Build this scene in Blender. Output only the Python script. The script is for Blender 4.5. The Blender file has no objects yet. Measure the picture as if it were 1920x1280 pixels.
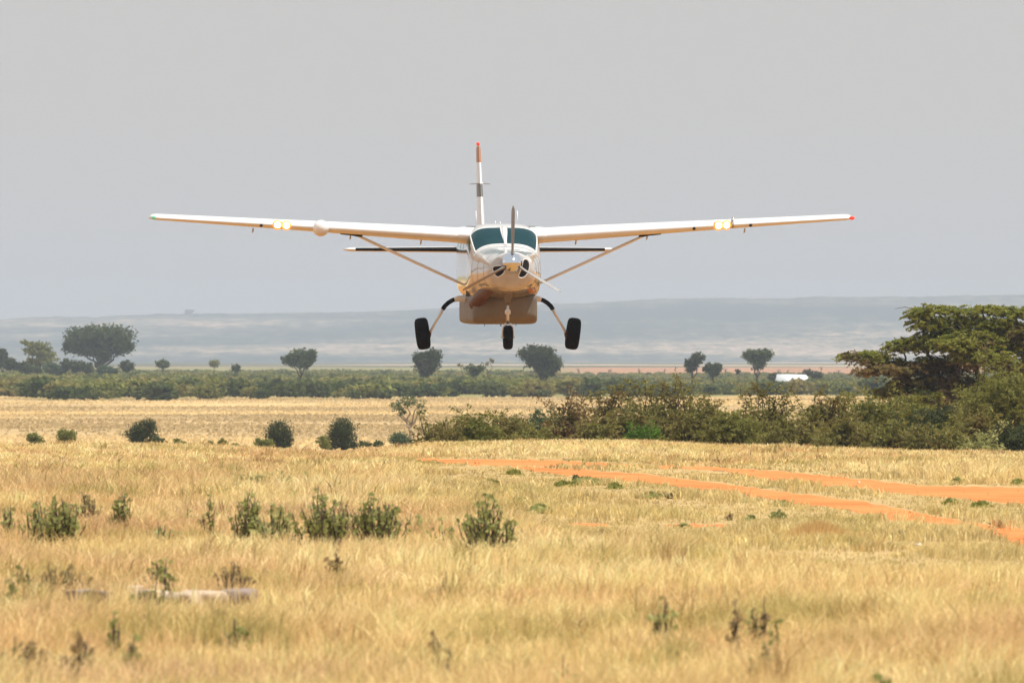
import bpy, math, random
import numpy as np
from mathutils import Vector
from mathutils.bvhtree import BVHTree

SC = bpy.context.scene
COL = SC.collection
rng = np.random.default_rng(7)
random.seed(7)

# ------------------------------------------------------------------ camera, sky, sun, exposure
FOCAL = 640.0
FP = FOCAL / 36.0 * 1920.0          # focal length in photo pixels
EYE = 1.7
HY = 672.0                          # eye-level row of the photo
cam_d = bpy.data.cameras.new('camera')
cam = bpy.data.objects.new('camera', cam_d); COL.objects.link(cam)
cam.location = (0, 0, EYE); cam.rotation_euler = (math.radians(90), 0, 0)
cam_d.lens = FOCAL; cam_d.sensor_width = 36; cam_d.shift_y = (HY - 640) / 1920
cam_d.clip_start = 1; cam_d.clip_end = 60000
cam_d.dof.use_dof = True; cam_d.dof.focus_distance = 407; cam_d.dof.aperture_fstop = 24
SC.camera = cam

SUN_EL, SUN_AZ = math.radians(66), math.radians(112)      # azimuth clockwise from +Y
sdir = Vector((math.cos(SUN_EL) * math.sin(SUN_AZ), math.cos(SUN_EL) * math.cos(SUN_AZ), math.sin(SUN_EL)))
w = bpy.data.worlds.new('World'); SC.world = w; w.use_nodes = True
nt = w.node_tree; bg = nt.nodes['Background']
sky = nt.nodes.new('ShaderNodeTexSky'); sky.sky_type = 'NISHITA'; sky.sun_disc = False
sky.sun_elevation = SUN_EL; sky.sun_rotation = SUN_AZ
sky.air_density = 1.0; sky.dust_density = 5.0; sky.ozone_density = 1.0
hs = nt.nodes.new('ShaderNodeHueSaturation'); hs.inputs['Saturation'].default_value = 0.22
hs.inputs['Value'].default_value = 1.0
nt.links.new(sky.outputs[0], hs.inputs['Color'])
mixs = nt.nodes.new('ShaderNodeMix'); mixs.data_type = 'RGBA'; mixs.inputs[0].default_value = 0.9
mixs.inputs[7].default_value = (6.6, 6.32, 6.05, 1)
nt.links.new(hs.outputs[0], mixs.inputs[6])
nt.links.new(mixs.outputs[2], bg.inputs[0])
bg.inputs[1].default_value = 0.095
sl = bpy.data.lights.new('sun', 'SUN'); sl.energy = 4.9; sl.angle = math.radians(0.5); sl.color = (1.0, 0.95, 0.86)
sun = bpy.data.objects.new('sun', sl); COL.objects.link(sun); sun.location = (50, -50, 200)
sun.rotation_euler = (-sdir).to_track_quat('-Z', 'Y').to_euler()
SC.view_settings.view_transform = 'Standard'; SC.view_settings.look = 'None'
SC.view_settings.exposure = 0.10; SC.view_settings.gamma = 1.0
SC.render.engine = 'CYCLES'
SC.cycles.use_denoising = True
SC.cycles.max_bounces = 6; SC.cycles.diffuse_bounces = 3; SC.cycles.transparent_max_bounces = 12
SC.cycles.volume_bounces = 0
SC.cycles.sample_clamp_indirect = 6

# ------------------------------------------------------------------ helpers
def wx(px, D): return (px - 960.0) * D / FP
def wz(py, D): return EYE - (py - HY) * D / FP

def sstep(a, b, x):
    t = np.clip((x - a) / (b - a), 0, 1); return t * t * (3 - 2 * t)

def _h(i, j, s):
    v = np.sin(i * 127.1 + j * 311.7 + s * 74.7) * 43758.5453
    return v - np.floor(v)
def vnoise(x, y, s=0):
    x = np.asarray(x, float); y = np.asarray(y, float)
    i = np.floor(x); j = np.floor(y); u = x - i; v = y - j
    u = u * u * (3 - 2 * u); v = v * v * (3 - 2 * v)
    a = _h(i, j, s); b = _h(i + 1, j, s); c = _h(i, j + 1, s); d = _h(i + 1, j + 1, s)
    return (a * (1 - u) + b * u) * (1 - v) + (c * (1 - u) + d * u) * v
def fbm(x, y, s=0, o=4):
    t = 0; a = .5; n = 0
    for k in range(o):
        t = t + a * vnoise(np.asarray(x) * 2 ** k, np.asarray(y) * 2 ** k, s + k * 3.1); n += a; a *= .5
    return t / n

def tag(o, label=None, cat=None, group=None, kind=None):
    if label: o['label'] = label
    if cat: o['category'] = cat
    if group: o['group'] = group
    if kind: o['kind'] = kind
    return o

def mesh_obj(name, V, F, mat, parent=None, smooth=True, mat_idx=None):
    """V (n,3); F: (m,k) array or list of such arrays / polygons."""
    V = np.asarray(V, np.float32)
    me = bpy.data.meshes.new(name)
    if isinstance(F, np.ndarray): F = [F]
    if len(F) and not isinstance(F[0], np.ndarray):
        me.from_pydata([tuple(map(float, v)) for v in V], [], [tuple(map(int, f)) for f in F])
        nf = len(me.polygons)
    else:
        F = [f for f in F if len(f)]
        loops = np.concatenate([f.reshape(-1) for f in F]).astype(np.int32)
        tot = np.concatenate([np.full(len(f), f.shape[1]) for f in F]).astype(np.int32)
        st = np.concatenate([[0], np.cumsum(tot)[:-1]]).astype(np.int32)
        me.vertices.add(len(V)); me.vertices.foreach_set('co', V.reshape(-1))
        me.loops.add(len(loops)); me.loops.foreach_set('vertex_index', loops)
        me.polygons.add(len(tot)); me.polygons.foreach_set('loop_start', st); me.polygons.foreach_set('loop_total', tot)
        nf = len(tot)
        me.update(calc_edges=True)
    mats = mat if isinstance(mat, (list, tuple)) else [mat]
    for m in mats: me.materials.append(m)
    if mat_idx is not None: me.polygons.foreach_set('material_index', np.asarray(mat_idx, np.int32))
    if smooth: me.polygons.foreach_set('use_smooth', np.ones(nf, bool))
    me.update()
    o = bpy.data.objects.new(name, me); COL.objects.link(o)
    if parent is not None: o.parent = parent
    return o

def empty(name, loc, rz=0):
    o = bpy.data.objects.new(name, None); COL.objects.link(o)
    o.location = loc; o.rotation_euler = (0, 0, rz); o.empty_display_size = .3
    return o

def kids(o): return [c for c in bpy.data.objects if c.parent == o]
def copy_tree(o, parent=None):
    c = o.copy(); COL.objects.link(c); c.parent = parent
    for ch in list(KIDS.get(o.name, [])): copy_tree(ch, c)
    return c
KIDS = {}
def own(child, parent):
    KIDS.setdefault(parent.name, []).append(child); return child

# ------------------------------------------------------------------ materials
def mat_new(name):
    m = bpy.data.materials.new(name); m.use_nodes = True
    return m, m.node_tree, m.node_tree.nodes['Principled BSDF']

def plain(name, col, rough=.5, metal=0, coat=0, noise=0.0, nscale=3.0, bump=0.0, spec=.5):
    m, t, p = mat_new(name)
    p.inputs['Roughness'].default_value = rough; p.inputs['Metallic'].default_value = metal
    p.inputs['Coat Weight'].default_value = coat; p.inputs['Specular IOR Level'].default_value = spec
    n = t.nodes.new('ShaderNodeTexNoise'); n.inputs['Scale'].default_value = nscale; n.inputs['Detail'].default_value = 6
    tc = t.nodes.new('ShaderNodeTexCoord'); t.links.new(tc.outputs['Object'], n.inputs['Vector'])
    r = t.nodes.new('ShaderNodeMapRange'); r.inputs[1].default_value = .3; r.inputs[2].default_value = .7
    r.inputs[3].default_value = 1 - noise; r.inputs[4].default_value = 1 + noise * .4
    t.links.new(n.outputs[0], r.inputs[0])
    mx = t.nodes.new('ShaderNodeMix'); mx.data_type = 'RGBA'; mx.blend_type = 'MULTIPLY'; mx.inputs[0].default_value = 1
    mx.inputs[6].default_value = (*col, 1); t.links.new(r.outputs[0], mx.inputs[7])
    t.links.new(mx.outputs[2], p.inputs['Base Color'])
    if bump:
        b = t.nodes.new('ShaderNodeBump'); b.inputs['Strength'].default_value = bump; b.inputs['Distance'].default_value = .02
        t.links.new(n.outputs[0], b.inputs['Height']); t.links.new(b.outputs[0], p.inputs['Normal'])
    return m

MUL = dict(leaf_dark=1.3, leaf_acacia=1.35, leaf_acacia_dry=1.2, leaf_thorn=1.35, leaf_olive=1.15, leaf_brown=1.2)
def leaf_mat(name, c1, c2, c3=None, transl=.42, clump=1.5):
    """per-leaf random colour between c1 and c2, with larger clumps leaning to c3"""
    m, t, p = mat_new(name)
    g = t.nodes.new('ShaderNodeNewGeometry')
    cr = t.nodes.new('ShaderNodeValToRGB')
    c1, c2, c3 = [tuple(min(.6, v_ * MUL.get(name, 1.0)) for v_ in c_) for c_ in (c1, c2, c3 or c2)]
    cr.color_ramp.elements[0].color = (*c1, 1); cr.color_ramp.elements[1].color = (*c2, 1)
    t.links.new(g.outputs['Random Per Island'], cr.inputs[0])
    n = t.nodes.new('ShaderNodeTexNoise'); n.inputs['Scale'].default_value = clump; n.inputs['Detail'].default_value = 3
    t.links.new(g.outputs['Position'], n.inputs['Vector'])
    r = t.nodes.new('ShaderNodeMapRange'); r.inputs[1].default_value = .45; r.inputs[2].default_value = .62
    t.links.new(n.outputs[0], r.inputs[0])
    mx = t.nodes.new('ShaderNodeMix'); mx.data_type = 'RGBA'
    t.links.new(r.outputs[0], mx.inputs[0]); t.links.new(cr.outputs[0], mx.inputs[6])
    mx.inputs[7].default_value = (*(c3 or c2), 1)
    t.links.new(mx.outputs[2], p.inputs['Base Color'])
    p.inputs['Roughness'].default_value = .65; p.inputs['Specular IOR Level'].default_value = .2
    tr = t.nodes.new('ShaderNodeBsdfTranslucent'); t.links.new(mx.outputs[2], tr.inputs[0])
    ms = t.nodes.new('ShaderNodeMixShader'); ms.inputs[0].default_value = transl
    t.links.new(p.outputs[0], ms.inputs[1]); t.links.new(tr.outputs[0], ms.inputs[2])
    out = t.nodes['Material Output']; t.links.new(ms.outputs[0], out.inputs[0])
    return m

M = {}
M['bark'] = plain('bark', (.085, .06, .042), .9, noise=.4, nscale=6, bump=.4)
M['bark_pale'] = plain('bark_pale', (.33, .27, .2), .9, noise=.4, nscale=6, bump=.4)
M['leaf_acacia'] = leaf_mat('leaf_acacia', (.11, .125, .022), (.27, .255, .045), (.17, .19, .035))
M['leaf_acacia_dry'] = leaf_mat('leaf_acacia_dry', (.14, .105, .04), (.26, .19, .075), (.14, .13, .04))
M['leaf_thorn'] = leaf_mat('leaf_thorn', (.10, .108, .03), (.24, .225, .06), (.17, .145, .045))
M['leaf_olive'] = leaf_mat('leaf_olive', (.135, .145, .035), (.27, .265, .065), (.18, .19, .045))
M['leaf_brown'] = leaf_mat('leaf_brown', (.15, .10, .04), (.27, .20, .08), (.17, .15, .05))
M['leaf_dark'] = leaf_mat('leaf_dark', (.03, .042, .014), (.075, .09, .028), (.05, .066, .022), clump=.7)
M['leaf_far'] = leaf_mat('leaf_far', (.05, .075, .02), (.14, .17, .045), (.085, .12, .033), clump=.4)
M['leaf_blue'] = leaf_mat('leaf_blue', (.075, .12, .055), (.14, .19, .085), (.10, .15, .075))
M['leaf_bright'] = leaf_mat('leaf_bright', (.075, .17, .02), (.17, .31, .04), (.07, .14, .02), clump=4)
M['leaf_herb'] = leaf_mat('leaf_herb', (.26, .29, .10), (.56, .57, .26), (.38, .39, .15), clump=5, transl=.5)
M['leaf_herb_dark'] = leaf_mat('leaf_herb_dark', (.17, .20, .06), (.46, .48, .19), (.26, .28, .09), clump=5, transl=.5)
M['leaf_herb_dry'] = leaf_mat('leaf_herb_dry', (.25, .17, .09), (.46, .35, .18), (.32, .28, .12), clump=5, transl=.5)
M['leaf_tuft'] = leaf_mat('leaf_tuft', (.16, .18, .04), (.30, .31, .08), (.22, .24, .06), clump=5)
M['leaf_lime'] = leaf_mat('leaf_lime', (.28, .32, .05), (.44, .45, .1), (.35, .38, .08), clump=4)
M['leaf_belt'] = leaf_mat('leaf_belt', (.15, .175, .035), (.29, .30, .08), (.30, .25, .09), clump=.05)
M['leaf_belt_dark'] = leaf_mat('leaf_belt_dark', (.08, .105, .028), (.16, .185, .05), (.11, .135, .045), clump=.2)

# ------------------------------------------------------------------ terrain
CREST_X = [0, 150, 300, 420, 520, 620, 700, 800, 950, 1100, 1300, 1500, 1700, 1920]
CREST_Y = [842, 841, 844, 849, 855, 860, 853, 842, 838, 836, 842, 849, 857, 861]
DC = 330.0
def zf(X, Y):
    X = np.asarray(X, float); Y = np.asarray(Y, float)
    px = 960 + X * FP / DC
    cz = EYE - (np.interp(px, CREST_X, CREST_Y) - HY) * DC / FP
    near = cz * sstep(230, DC, Y) * (1 - sstep(DC + 5, 420, Y))
    und = (fbm(X / 7, Y / 14, 3, 3) - .5) * .10 * (1 - sstep(250, 330, Y))
    z = near + und
    z = z - 1.6 * sstep(DC + 4, 420, Y) - 1.4 * sstep(420, 900, Y)
    z = z + (fbm(X / 60, Y / 90, 9, 3) - .5) * .35 * sstep(900, 1300, Y)
    z = z + 1.0 * sstep(5000, 8000, Y)
    return z
def on_ground(px, py, lift=0.0):
    """world point where the sight line through a photo pixel meets the near ground"""
    D = FP * (EYE - lift) / (py - HY)
    for _ in range(6):
        D = FP * (EYE - lift - float(zf(wx(px, D), D))) / (py - HY)
    return wx(px, D), D

Dr = np.concatenate([np.linspace(-300, 40, 18), np.arange(44, 500, 2.5), np.geomspace(500, 18600, 190)])
def halfw(D): return 70 + np.abs(D) * .16
U = np.linspace(-1, 1, 361); U = np.sign(U) * np.abs(U) ** 1.6
GX = halfw(Dr)[:, None] * U[None, :]; GY = np.repeat(Dr[:, None], len(U), 1)
GZ = zf(GX, GY)
V = np.stack([GX, GY, GZ], -1).reshape(-1, 3)
nr, nc = GX.shape
idx = np.arange(nr * nc).reshape(nr, nc)
F = np.stack([idx[:-1, :-1], idx[:-1, 1:], idx[1:, 1:], idx[1:, :-1]], -1).reshape(-1, 4)

gm, t, p = mat_new('ground_soil_and_straw')
p.inputs['Roughness'].default_value = .95; p.inputs['Specular IOR Level'].default_value = .1
at = t.nodes.new('ShaderNodeAttribute'); at.attribute_name = 'tint'
geo = t.nodes.new('ShaderNodeNewGeometry')
n1 = t.nodes.new('ShaderNodeTexNoise'); n1.inputs['Scale'].default_value = 1.2; n1.inputs['Detail'].default_value = 8; n1.inputs['Roughness'].default_value = .7
t.links.new(geo.outputs['Position'], n1.inputs['Vector'])
mp = t.nodes.new('ShaderNodeMapping'); mp.inputs['Scale'].default_value = (.03, .012, .03)
t.links.new(geo.outputs['Position'], mp.inputs['Vector'])
n2 = t.nodes.new('ShaderNodeTexNoise'); n2.inputs['Scale'].default_value = 1; n2.inputs['Detail'].default_value = 7; n2.inputs['Roughness'].default_value = .65
t.links.new(mp.outputs[0], n2.inputs['Vector'])
r1 = t.nodes.new('ShaderNodeMapRange'); r1.inputs[1].default_value = .3; r1.inputs[2].default_value = .7; r1.inputs[3].default_value = .72; r1.inputs[4].default_value = 1.2
r2 = t.nodes.new('ShaderNodeMapRange'); r2.inputs[1].default_value = .35; r2.inputs[2].default_value = .65; r2.inputs[3].default_value = .78; r2.inputs[4].default_value = 1.18
t.links.new(n1.outputs[0], r1.inputs[0]); t.links.new(n2.outputs[0], r2.inputs[0])
mm = t.nodes.new('ShaderNodeMath'); mm.operation = 'MULTIPLY'; t.links.new(r1.outputs[0], mm.inputs[0]); t.links.new(r2.outputs[0], mm.inputs[1])
mx = t.nodes.new('ShaderNodeMix'); mx.data_type = 'RGBA'; mx.blend_type = 'MULTIPLY'; mx.inputs[0].default_value = 1
t.links.new(at.outputs['Color'], mx.inputs[6]); t.links.new(mm.outputs[0], mx.inputs[7])
t.links.new(mx.outputs[2], p.inputs['Base Color'])
bp = t.nodes.new('ShaderNodeBump'); bp.inputs['Strength'].default_value = .5; bp.inputs['Distance'].default_value = .05
t.links.new(n1.outputs[0], bp.inputs['Height']); t.links.new(bp.outputs[0], p.inputs['Normal'])

ground = tag(mesh_obj('ground', V, F, gm), kind='structure')
def lerp(a, b, k): return a * (1 - k[..., None]) + b * k[..., None]
C = np.zeros((nr, nc, 3)); C[:] = (.46, .33, .155)
def arr(*c): return np.array(c)
pxg = 960 + GX * FP / np.maximum(GY, 50)
C = lerp(C, arr(.37, .175, .05), sstep(DC + 6, 350, GY) * (1 - sstep(620, 760, GY)))       # red soil of the strip
C = lerp(C, arr(.46, .33, .165), sstep(700, 850, GY))
bands = sstep(.5, .62, fbm(GX / 60, GY / 130, 21, 4))
C = lerp(C, arr(.63, .46, .22), bands * sstep(800, 950, GY) * (1 - sstep(2100, 2200, GY)))
bands = sstep(.52, .62, fbm(GX / 45, GY / 90, 31, 4))
C = lerp(C, arr(.41, .29, .15), bands * .7 * sstep(800, 950, GY) * (1 - sstep(2100, 2200, GY)))
GE = GY + (fbm(GX / 22, GX * 0, 55, 3) - .5) * 500
C = lerp(C, arr(.24, .22, .09), sstep(2180, 2230, GE))
C = lerp(C, arr(.40, .22, .125), sstep(4600, 4900, GY) * sstep(1000, 1120, pxg))
C = lerp(C, arr(.10, .10, .05), sstep(7200, 8200, GY))
C = lerp(C, arr(.5, .38, .24), sstep(7200, 8200, GY) * sstep(.45, .6, fbm(GX / 500, GY / 3000, 77, 3)))
a = ground.data.color_attributes.new('tint', 'FLOAT_COLOR', 'POINT')
a.data.foreach_set('color', np.concatenate([C.reshape(-1, 3), np.ones((nr * nc, 1))], 1).astype(np.float32).reshape(-1))

# hills (terraced escarpment far behind the plain)
hm, t, p = mat_new('hill_woods_and_grass')
p.inputs['Roughness'].default_value = 1; p.inputs['Specular IOR Level'].default_value = 0
geo = t.nodes.new('ShaderNodeNewGeometry')
def nz(scale, mult, det=5, ro=.6):
    mp = t.nodes.new('ShaderNodeMapping'); mp.inputs['Scale'].default_value = scale
    t.links.new(geo.outputs['Position'], mp.inputs['Vector'])
    n = t.nodes.new('ShaderNodeTexNoise'); n.inputs['Scale'].default_value = mult; n.inputs['Detail'].default_value = det; n.inputs['Roughness'].default_value = ro
    t.links.new(mp.outputs[0], n.inputs['Vector']); return n
na = nz((.0011, .00005, .042), 1, 6); nb = nz((.05, .0001, .35), 1, 5, .75)
ad = t.nodes.new('ShaderNodeMath'); ad.operation = 'MULTIPLY_ADD'; ad.inputs[1].default_value = .6
t.links.new(nb.outputs[0], ad.inputs[0]); t.links.new(na.outputs[0], ad.inputs[2])
cr = t.nodes.new('ShaderNodeValToRGB')
cr.color_ramp.elements[0].position = .76; cr.color_ramp.elements[0].color = (.035, .05, .035, 1)
cr.color_ramp.elements[1].position = 1.0; cr.color_ramp.elements[1].color = (.50, .37, .26, 1)
e = cr.color_ramp.elements.new(.85); e.color = (.12, .12, .07, 1)
t.links.new(ad.outputs[0], cr.inputs[0]); t.links.new(cr.outputs[0], p.inputs['Base Color'])
s = np.concatenate([np.linspace(0, 1, 170), 1 + np.linspace(.02, .15, 6)])
hx = np.linspace(-1, 1, 700)
HD = 18200 + s * 7000
HX = HD[:, None] * .07 * hx[None, :]
PXH = 960 + HX * FP / HD[:, None]
top = np.interp(PXH, [-600, 0, 400, 640, 850, 1050, 1200, 1500, 1920, 2600], [600, 597, 588, 584, 578, 567, 562, 557, 552, 545])
top = top + (fbm(PXH / 90, PXH * 0, 2, 5) - .5) * 7 + (fbm(PXH / 8, PXH * 0 + 4, 5, 2) - .5) * 2.5
pr = np.interp(s, [0, .12, .3, .36, .55, .62, .9, 1.0], [0, .05, .26, .36, .55, .63, .97, 1.0])[:, None]
yy = 679.5 + (top - 679.5) * np.minimum(pr, 1)
HZ = EYE - (yy - HY) * HD[:, None] / FP + (fbm(HX / 400, HD[:, None] / 500 + 0 * HX, 8, 4) - .5) * 5 * (pr > .02) * (pr < .97)
HZ[s > 1] -= ((s[s > 1] - 1) * 500)[:, None]
V = np.stack([HX, np.repeat(HD[:, None], len(hx), 1), HZ], -1).reshape(-1, 3)
idx = np.arange(V.shape[0]).reshape(HX.shape)
F = np.stack([idx[:-1, :-1], idx[:-1, 1:], idx[1:, 1:], idx[1:, :-1]], -1).reshape(-1, 4)
tag(mesh_obj('hills', V, F, hm), kind='structure')

# dirt track: two worn bands of red soil laid on the ground
tm = plain('red_dirt', (.66, .205, .063), .95, noise=.3, nscale=.9, bump=.6, spec=.1)
_t = tm.node_tree; _p = _t.nodes['Principled BSDF']; _src = _p.inputs['Base Color'].links[0].from_socket
_g = _t.nodes.new('ShaderNodeNewGeometry'); _m = _t.nodes.new('ShaderNodeMapping'); _m.inputs['Scale'].default_value = (.35, .11, 1); _m.inputs['Rotation'].default_value = (0, 0, .25)
_n = _t.nodes.new('ShaderNodeTexNoise'); _n.inputs['Scale'].default_value = 1; _n.inputs['Detail'].default_value = 7; _n.inputs['Roughness'].default_value = .65
_t.links.new(_g.outputs['Position'], _m.inputs[0]); _t.links.new(_m.outputs[0], _n.inputs['Vector'])
_r = _t.nodes.new('ShaderNodeMapRange'); _r.inputs[1].default_value = .42; _r.inputs[2].default_value = .62; _t.links.new(_n.outputs[0], _r.inputs[0])
_x = _t.nodes.new('ShaderNodeMix'); _x.data_type = 'RGBA'; _t.links.new(_r.outputs[0], _x.inputs[0]); _t.links.new(_src, _x.inputs[6]); _x.inputs[7].default_value = (.72, .25, .085, 1)
_t.links.new(_x.outputs[2], _p.inputs['Base Color'])
def band(name, up, lo, nx, x0, x1, seed, kind='structure'):
    xs = np.linspace(x0, x1, nx); ux, uy = np.array(up).T; lx, ly = np.array(lo).T
    yu = np.interp(xs, ux, uy) + (fbm(xs / 14, xs * 0, seed, 4) - .5) * 5
    yl = np.interp(xs, lx, ly) + (fbm(xs / 14, xs * 0, seed + 5, 4) - .5) * 7
    yl = np.maximum(yl, yu + .8)
    vs = []
    K = 14
    for k in range(K):
        f = k / (K - 1)
        for x, a, b in zip(xs, yu, yl):
            X, D = on_ground(x, a + (b - a) * f)
            vs.append((X, D, float(zf(X, D)) + (.007 if 0 < k < K - 1 else -.03)))
    idx = np.arange(K * nx).reshape(K, nx)
    F = np.stack([idx[1:, :-1], idx[1:, 1:], idx[:-1, 1:], idx[:-1, :-1]], -1).reshape(-1, 4)
    return mesh_obj(name, vs, F, tm), xs, yu, yl
UP = [(740, 859), (900, 861), (1040, 862), (1177, 871), (1315, 875), (1498, 885), (1727, 909), (1920, 912), (2100, 918), (2420, 926)]
UL = [(740, 861), (830, 868), (900, 873), (1040, 874), (1214, 876), (1361, 884), (1407, 896), (1544, 912), (1727, 930), (1920, 948), (2100, 962), (2420, 984)]
LP = [(950, 874), (1040, 878), (1223, 889), (1361, 907), (1498, 925), (1636, 941), (1727, 962), (1819, 980), (1920, 990), (2100, 1010), (2420, 1050)]
LL = [(950, 876), (1040, 889), (1177, 902), (1315, 918), (1452, 937), (1590, 957), (1659, 976), (1819, 987), (1920, 1026), (2100, 1060), (2420, 1100)]
trk = []
for nm, a_, b_, x0, sd in (('dirt_track', UP, UL, 750, 1), ('dirt_track', LP, LL, 960, 2)):
    o, xs, yu, yl = band(nm, a_, b_, 340, x0, 2400, sd)
    tag(o, kind='structure'); trk.append((xs, yu, yl))
for i, (cx, cy, w_) in enumerate([(1100, 984, 40), (1310, 985, 62), (1480, 983, 40)]):
    xs_ = [(cx - w_, cy), (cx, cy - 2.2), (cx + w_, cy)]; ls_ = [(cx - w_, cy + .8), (cx, cy + 2.8), (cx + w_, cy + .8)]
    o, xs, yu, yl = band('bare_soil_patch', xs_, ls_, 60, cx - w_, cx + w_, 11 + i)
    tag(o, kind='structure'); trk.append((xs, yu, yl))

# ------------------------------------------------------------------ foliage building blocks
def rand_dirs(n):
    v = rng.normal(size=(n, 3)); return v / np.linalg.norm(v, axis=1, keepdims=True)
def leaves(P, size, aspect=1.6, up=0.0, droop=None):
    """one 4-vertex leaf at each point"""
    n = len(P); a = rand_dirs(n)
    if up: a[:, 2] *= (1 - up); a /= np.linalg.norm(a, axis=1, keepdims=True)
    b = np.cross(a, rand_dirs(n)); b /= np.linalg.norm(b, axis=1, keepdims=True) + 1e-9
    if up:
        # b roughly horizontal as well: flat sprays
        b[:, 2] *= (1 - up); b /= np.linalg.norm(b, axis=1, keepdims=True) + 1e-9
    s = (np.asarray(size) * (.6 + .8 * rng.random(n)))[:, None]
    L = a * s * aspect * .5; W = b * s * .5
    c = np.cross(a, b) * s * .12
    V = np.stack([P - L, P + W + c, P + L, P - W + c], 1).reshape(-1, 3)
    F = np.arange(4 * n).reshape(n, 4)
    return V, F
def tube(pts, rad, k=6):
    pts = np.asarray(pts, float); n = len(pts)
    d = np.gradient(pts, axis=0); d /= np.linalg.norm(d, axis=1, keepdims=True) + 1e-9
    ref = np.array([0, 0, 1.0]) if abs(d[0, 2]) < .9 else np.array([1.0, 0, 0])
    a = np.cross(d, ref); a /= np.linalg.norm(a, axis=1, keepdims=True) + 1e-9
    b = np.cross(d, a)
    th = np.linspace(0, 2 * np.pi, k, endpoint=False)
    V = pts[:, None] + np.asarray(rad, float)[:, None, None] * (np.cos(th)[None, :, None] * a[:, None] + np.sin(th)[None, :, None] * b[:, None])
    V = V.reshape(-1, 3); F = []
    for i in range(n - 1):
        for j in range(k):
            F.append((i * k + j, i * k + (j + 1) % k, (i + 1) * k + (j + 1) % k, (i + 1) * k + j))
    V = np.concatenate([V, pts[:1], pts[-1:]]); q = len(V)
    T = [(q - 2, (j + 1) % k, j) for j in range(k)] + [(q - 1, (n - 1) * k + j, (n - 1) * k + (j + 1) % k) for j in range(k)]
    return V, np.array(F), np.array(T)
class Acc:
    def __init__(s): s.V = []; s.F4 = []; s.F3 = []; s.n = 0
    def add(s, V, F4=None, F3=None):
        if F4 is not None and len(F4): s.F4.append(np.asarray(F4) + s.n)
        if F3 is not None and len(F3): s.F3.append(np.asarray(F3) + s.n)
        s.V.append(np.asarray(V, float)); s.n += len(V)
    def build(s, name, mat, parent=None, smooth=True):
        F = []
        if s.F4: F.append(np.concatenate(s.F4))
        if s.F3: F.append(np.concatenate(s.F3))
        return mesh_obj(name, np.concatenate(s.V), F, mat, parent, smooth)
def curve(a, b, n=6, wob=.08, sag=0.0):
    a = np.asarray(a, float); b = np.asarray(b, float); t_ = np.linspace(0, 1, n)[:, None]
    L = np.linalg.norm(b - a); p_ = a + (b - a) * t_
    p_[1:-1] += rng.normal(size=(n - 2, 3)) * wob * L * .35
    p_[:, 2] += (np.sin(t_[:, 0] * np.pi) * sag * L)
    return p_
def crown_points(blobs, n, per=26, spread=.16, flat=.75, shell=.55, spray=0.0, rise=.35, zd=.5):
    """clumped points over a union of ellipsoids; blobs = (x,y,z,rx,ry,rz)"""
    B = np.array(blobs, float); wgt = (B[:, 3] * B[:, 5]) ** 1.0; wgt /= wgt.sum()
    nc_ = max(4, n // per); k = rng.choice(len(B), nc_, p=wgt)
    d = rand_dirs(nc_); r = shell + (1 - shell) * rng.random(nc_) ** .7
    r *= .87 + .2 * rng.random(nc_)
    Cn = B[k, :3] + d * r[:, None] * B[k, 3:6]
    s = spread * np.minimum(B[k, 3], B[k, 5] * 1.6)
    j = rng.integers(0, nc_, n)
    if spray:
        out = (Cn - B[k, :3]) / B[k, 3:6]; out[:, 2] = np.abs(out[:, 2]) * .4; out += rng.normal(size=out.shape) * .45; out[:, 2] = out[:, 2] * zd + rise
        out /= np.linalg.norm(out, axis=1, keepdims=True)
        L = spray * (.4 + 1.1 * rng.random(nc_)); u = rng.random(n)
        P = Cn[j] + out[j] * (L[j] * u)[:, None] + rng.normal(size=(n, 3)) * (L[j] * .17 * (1.15 - u))[:, None] * np.array([1, 1, flat])
        P[:, 2] -= L[j] * u ** 2 * .35
    else:
        P = Cn[j] + np.clip(rng.normal(size=(n, 3)), -1.7, 1.7) * (s[j] * (.6 + .8 * rng.random(n)))[:, None] * np.array([1, 1, flat])
    return P, Cn, k

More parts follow.
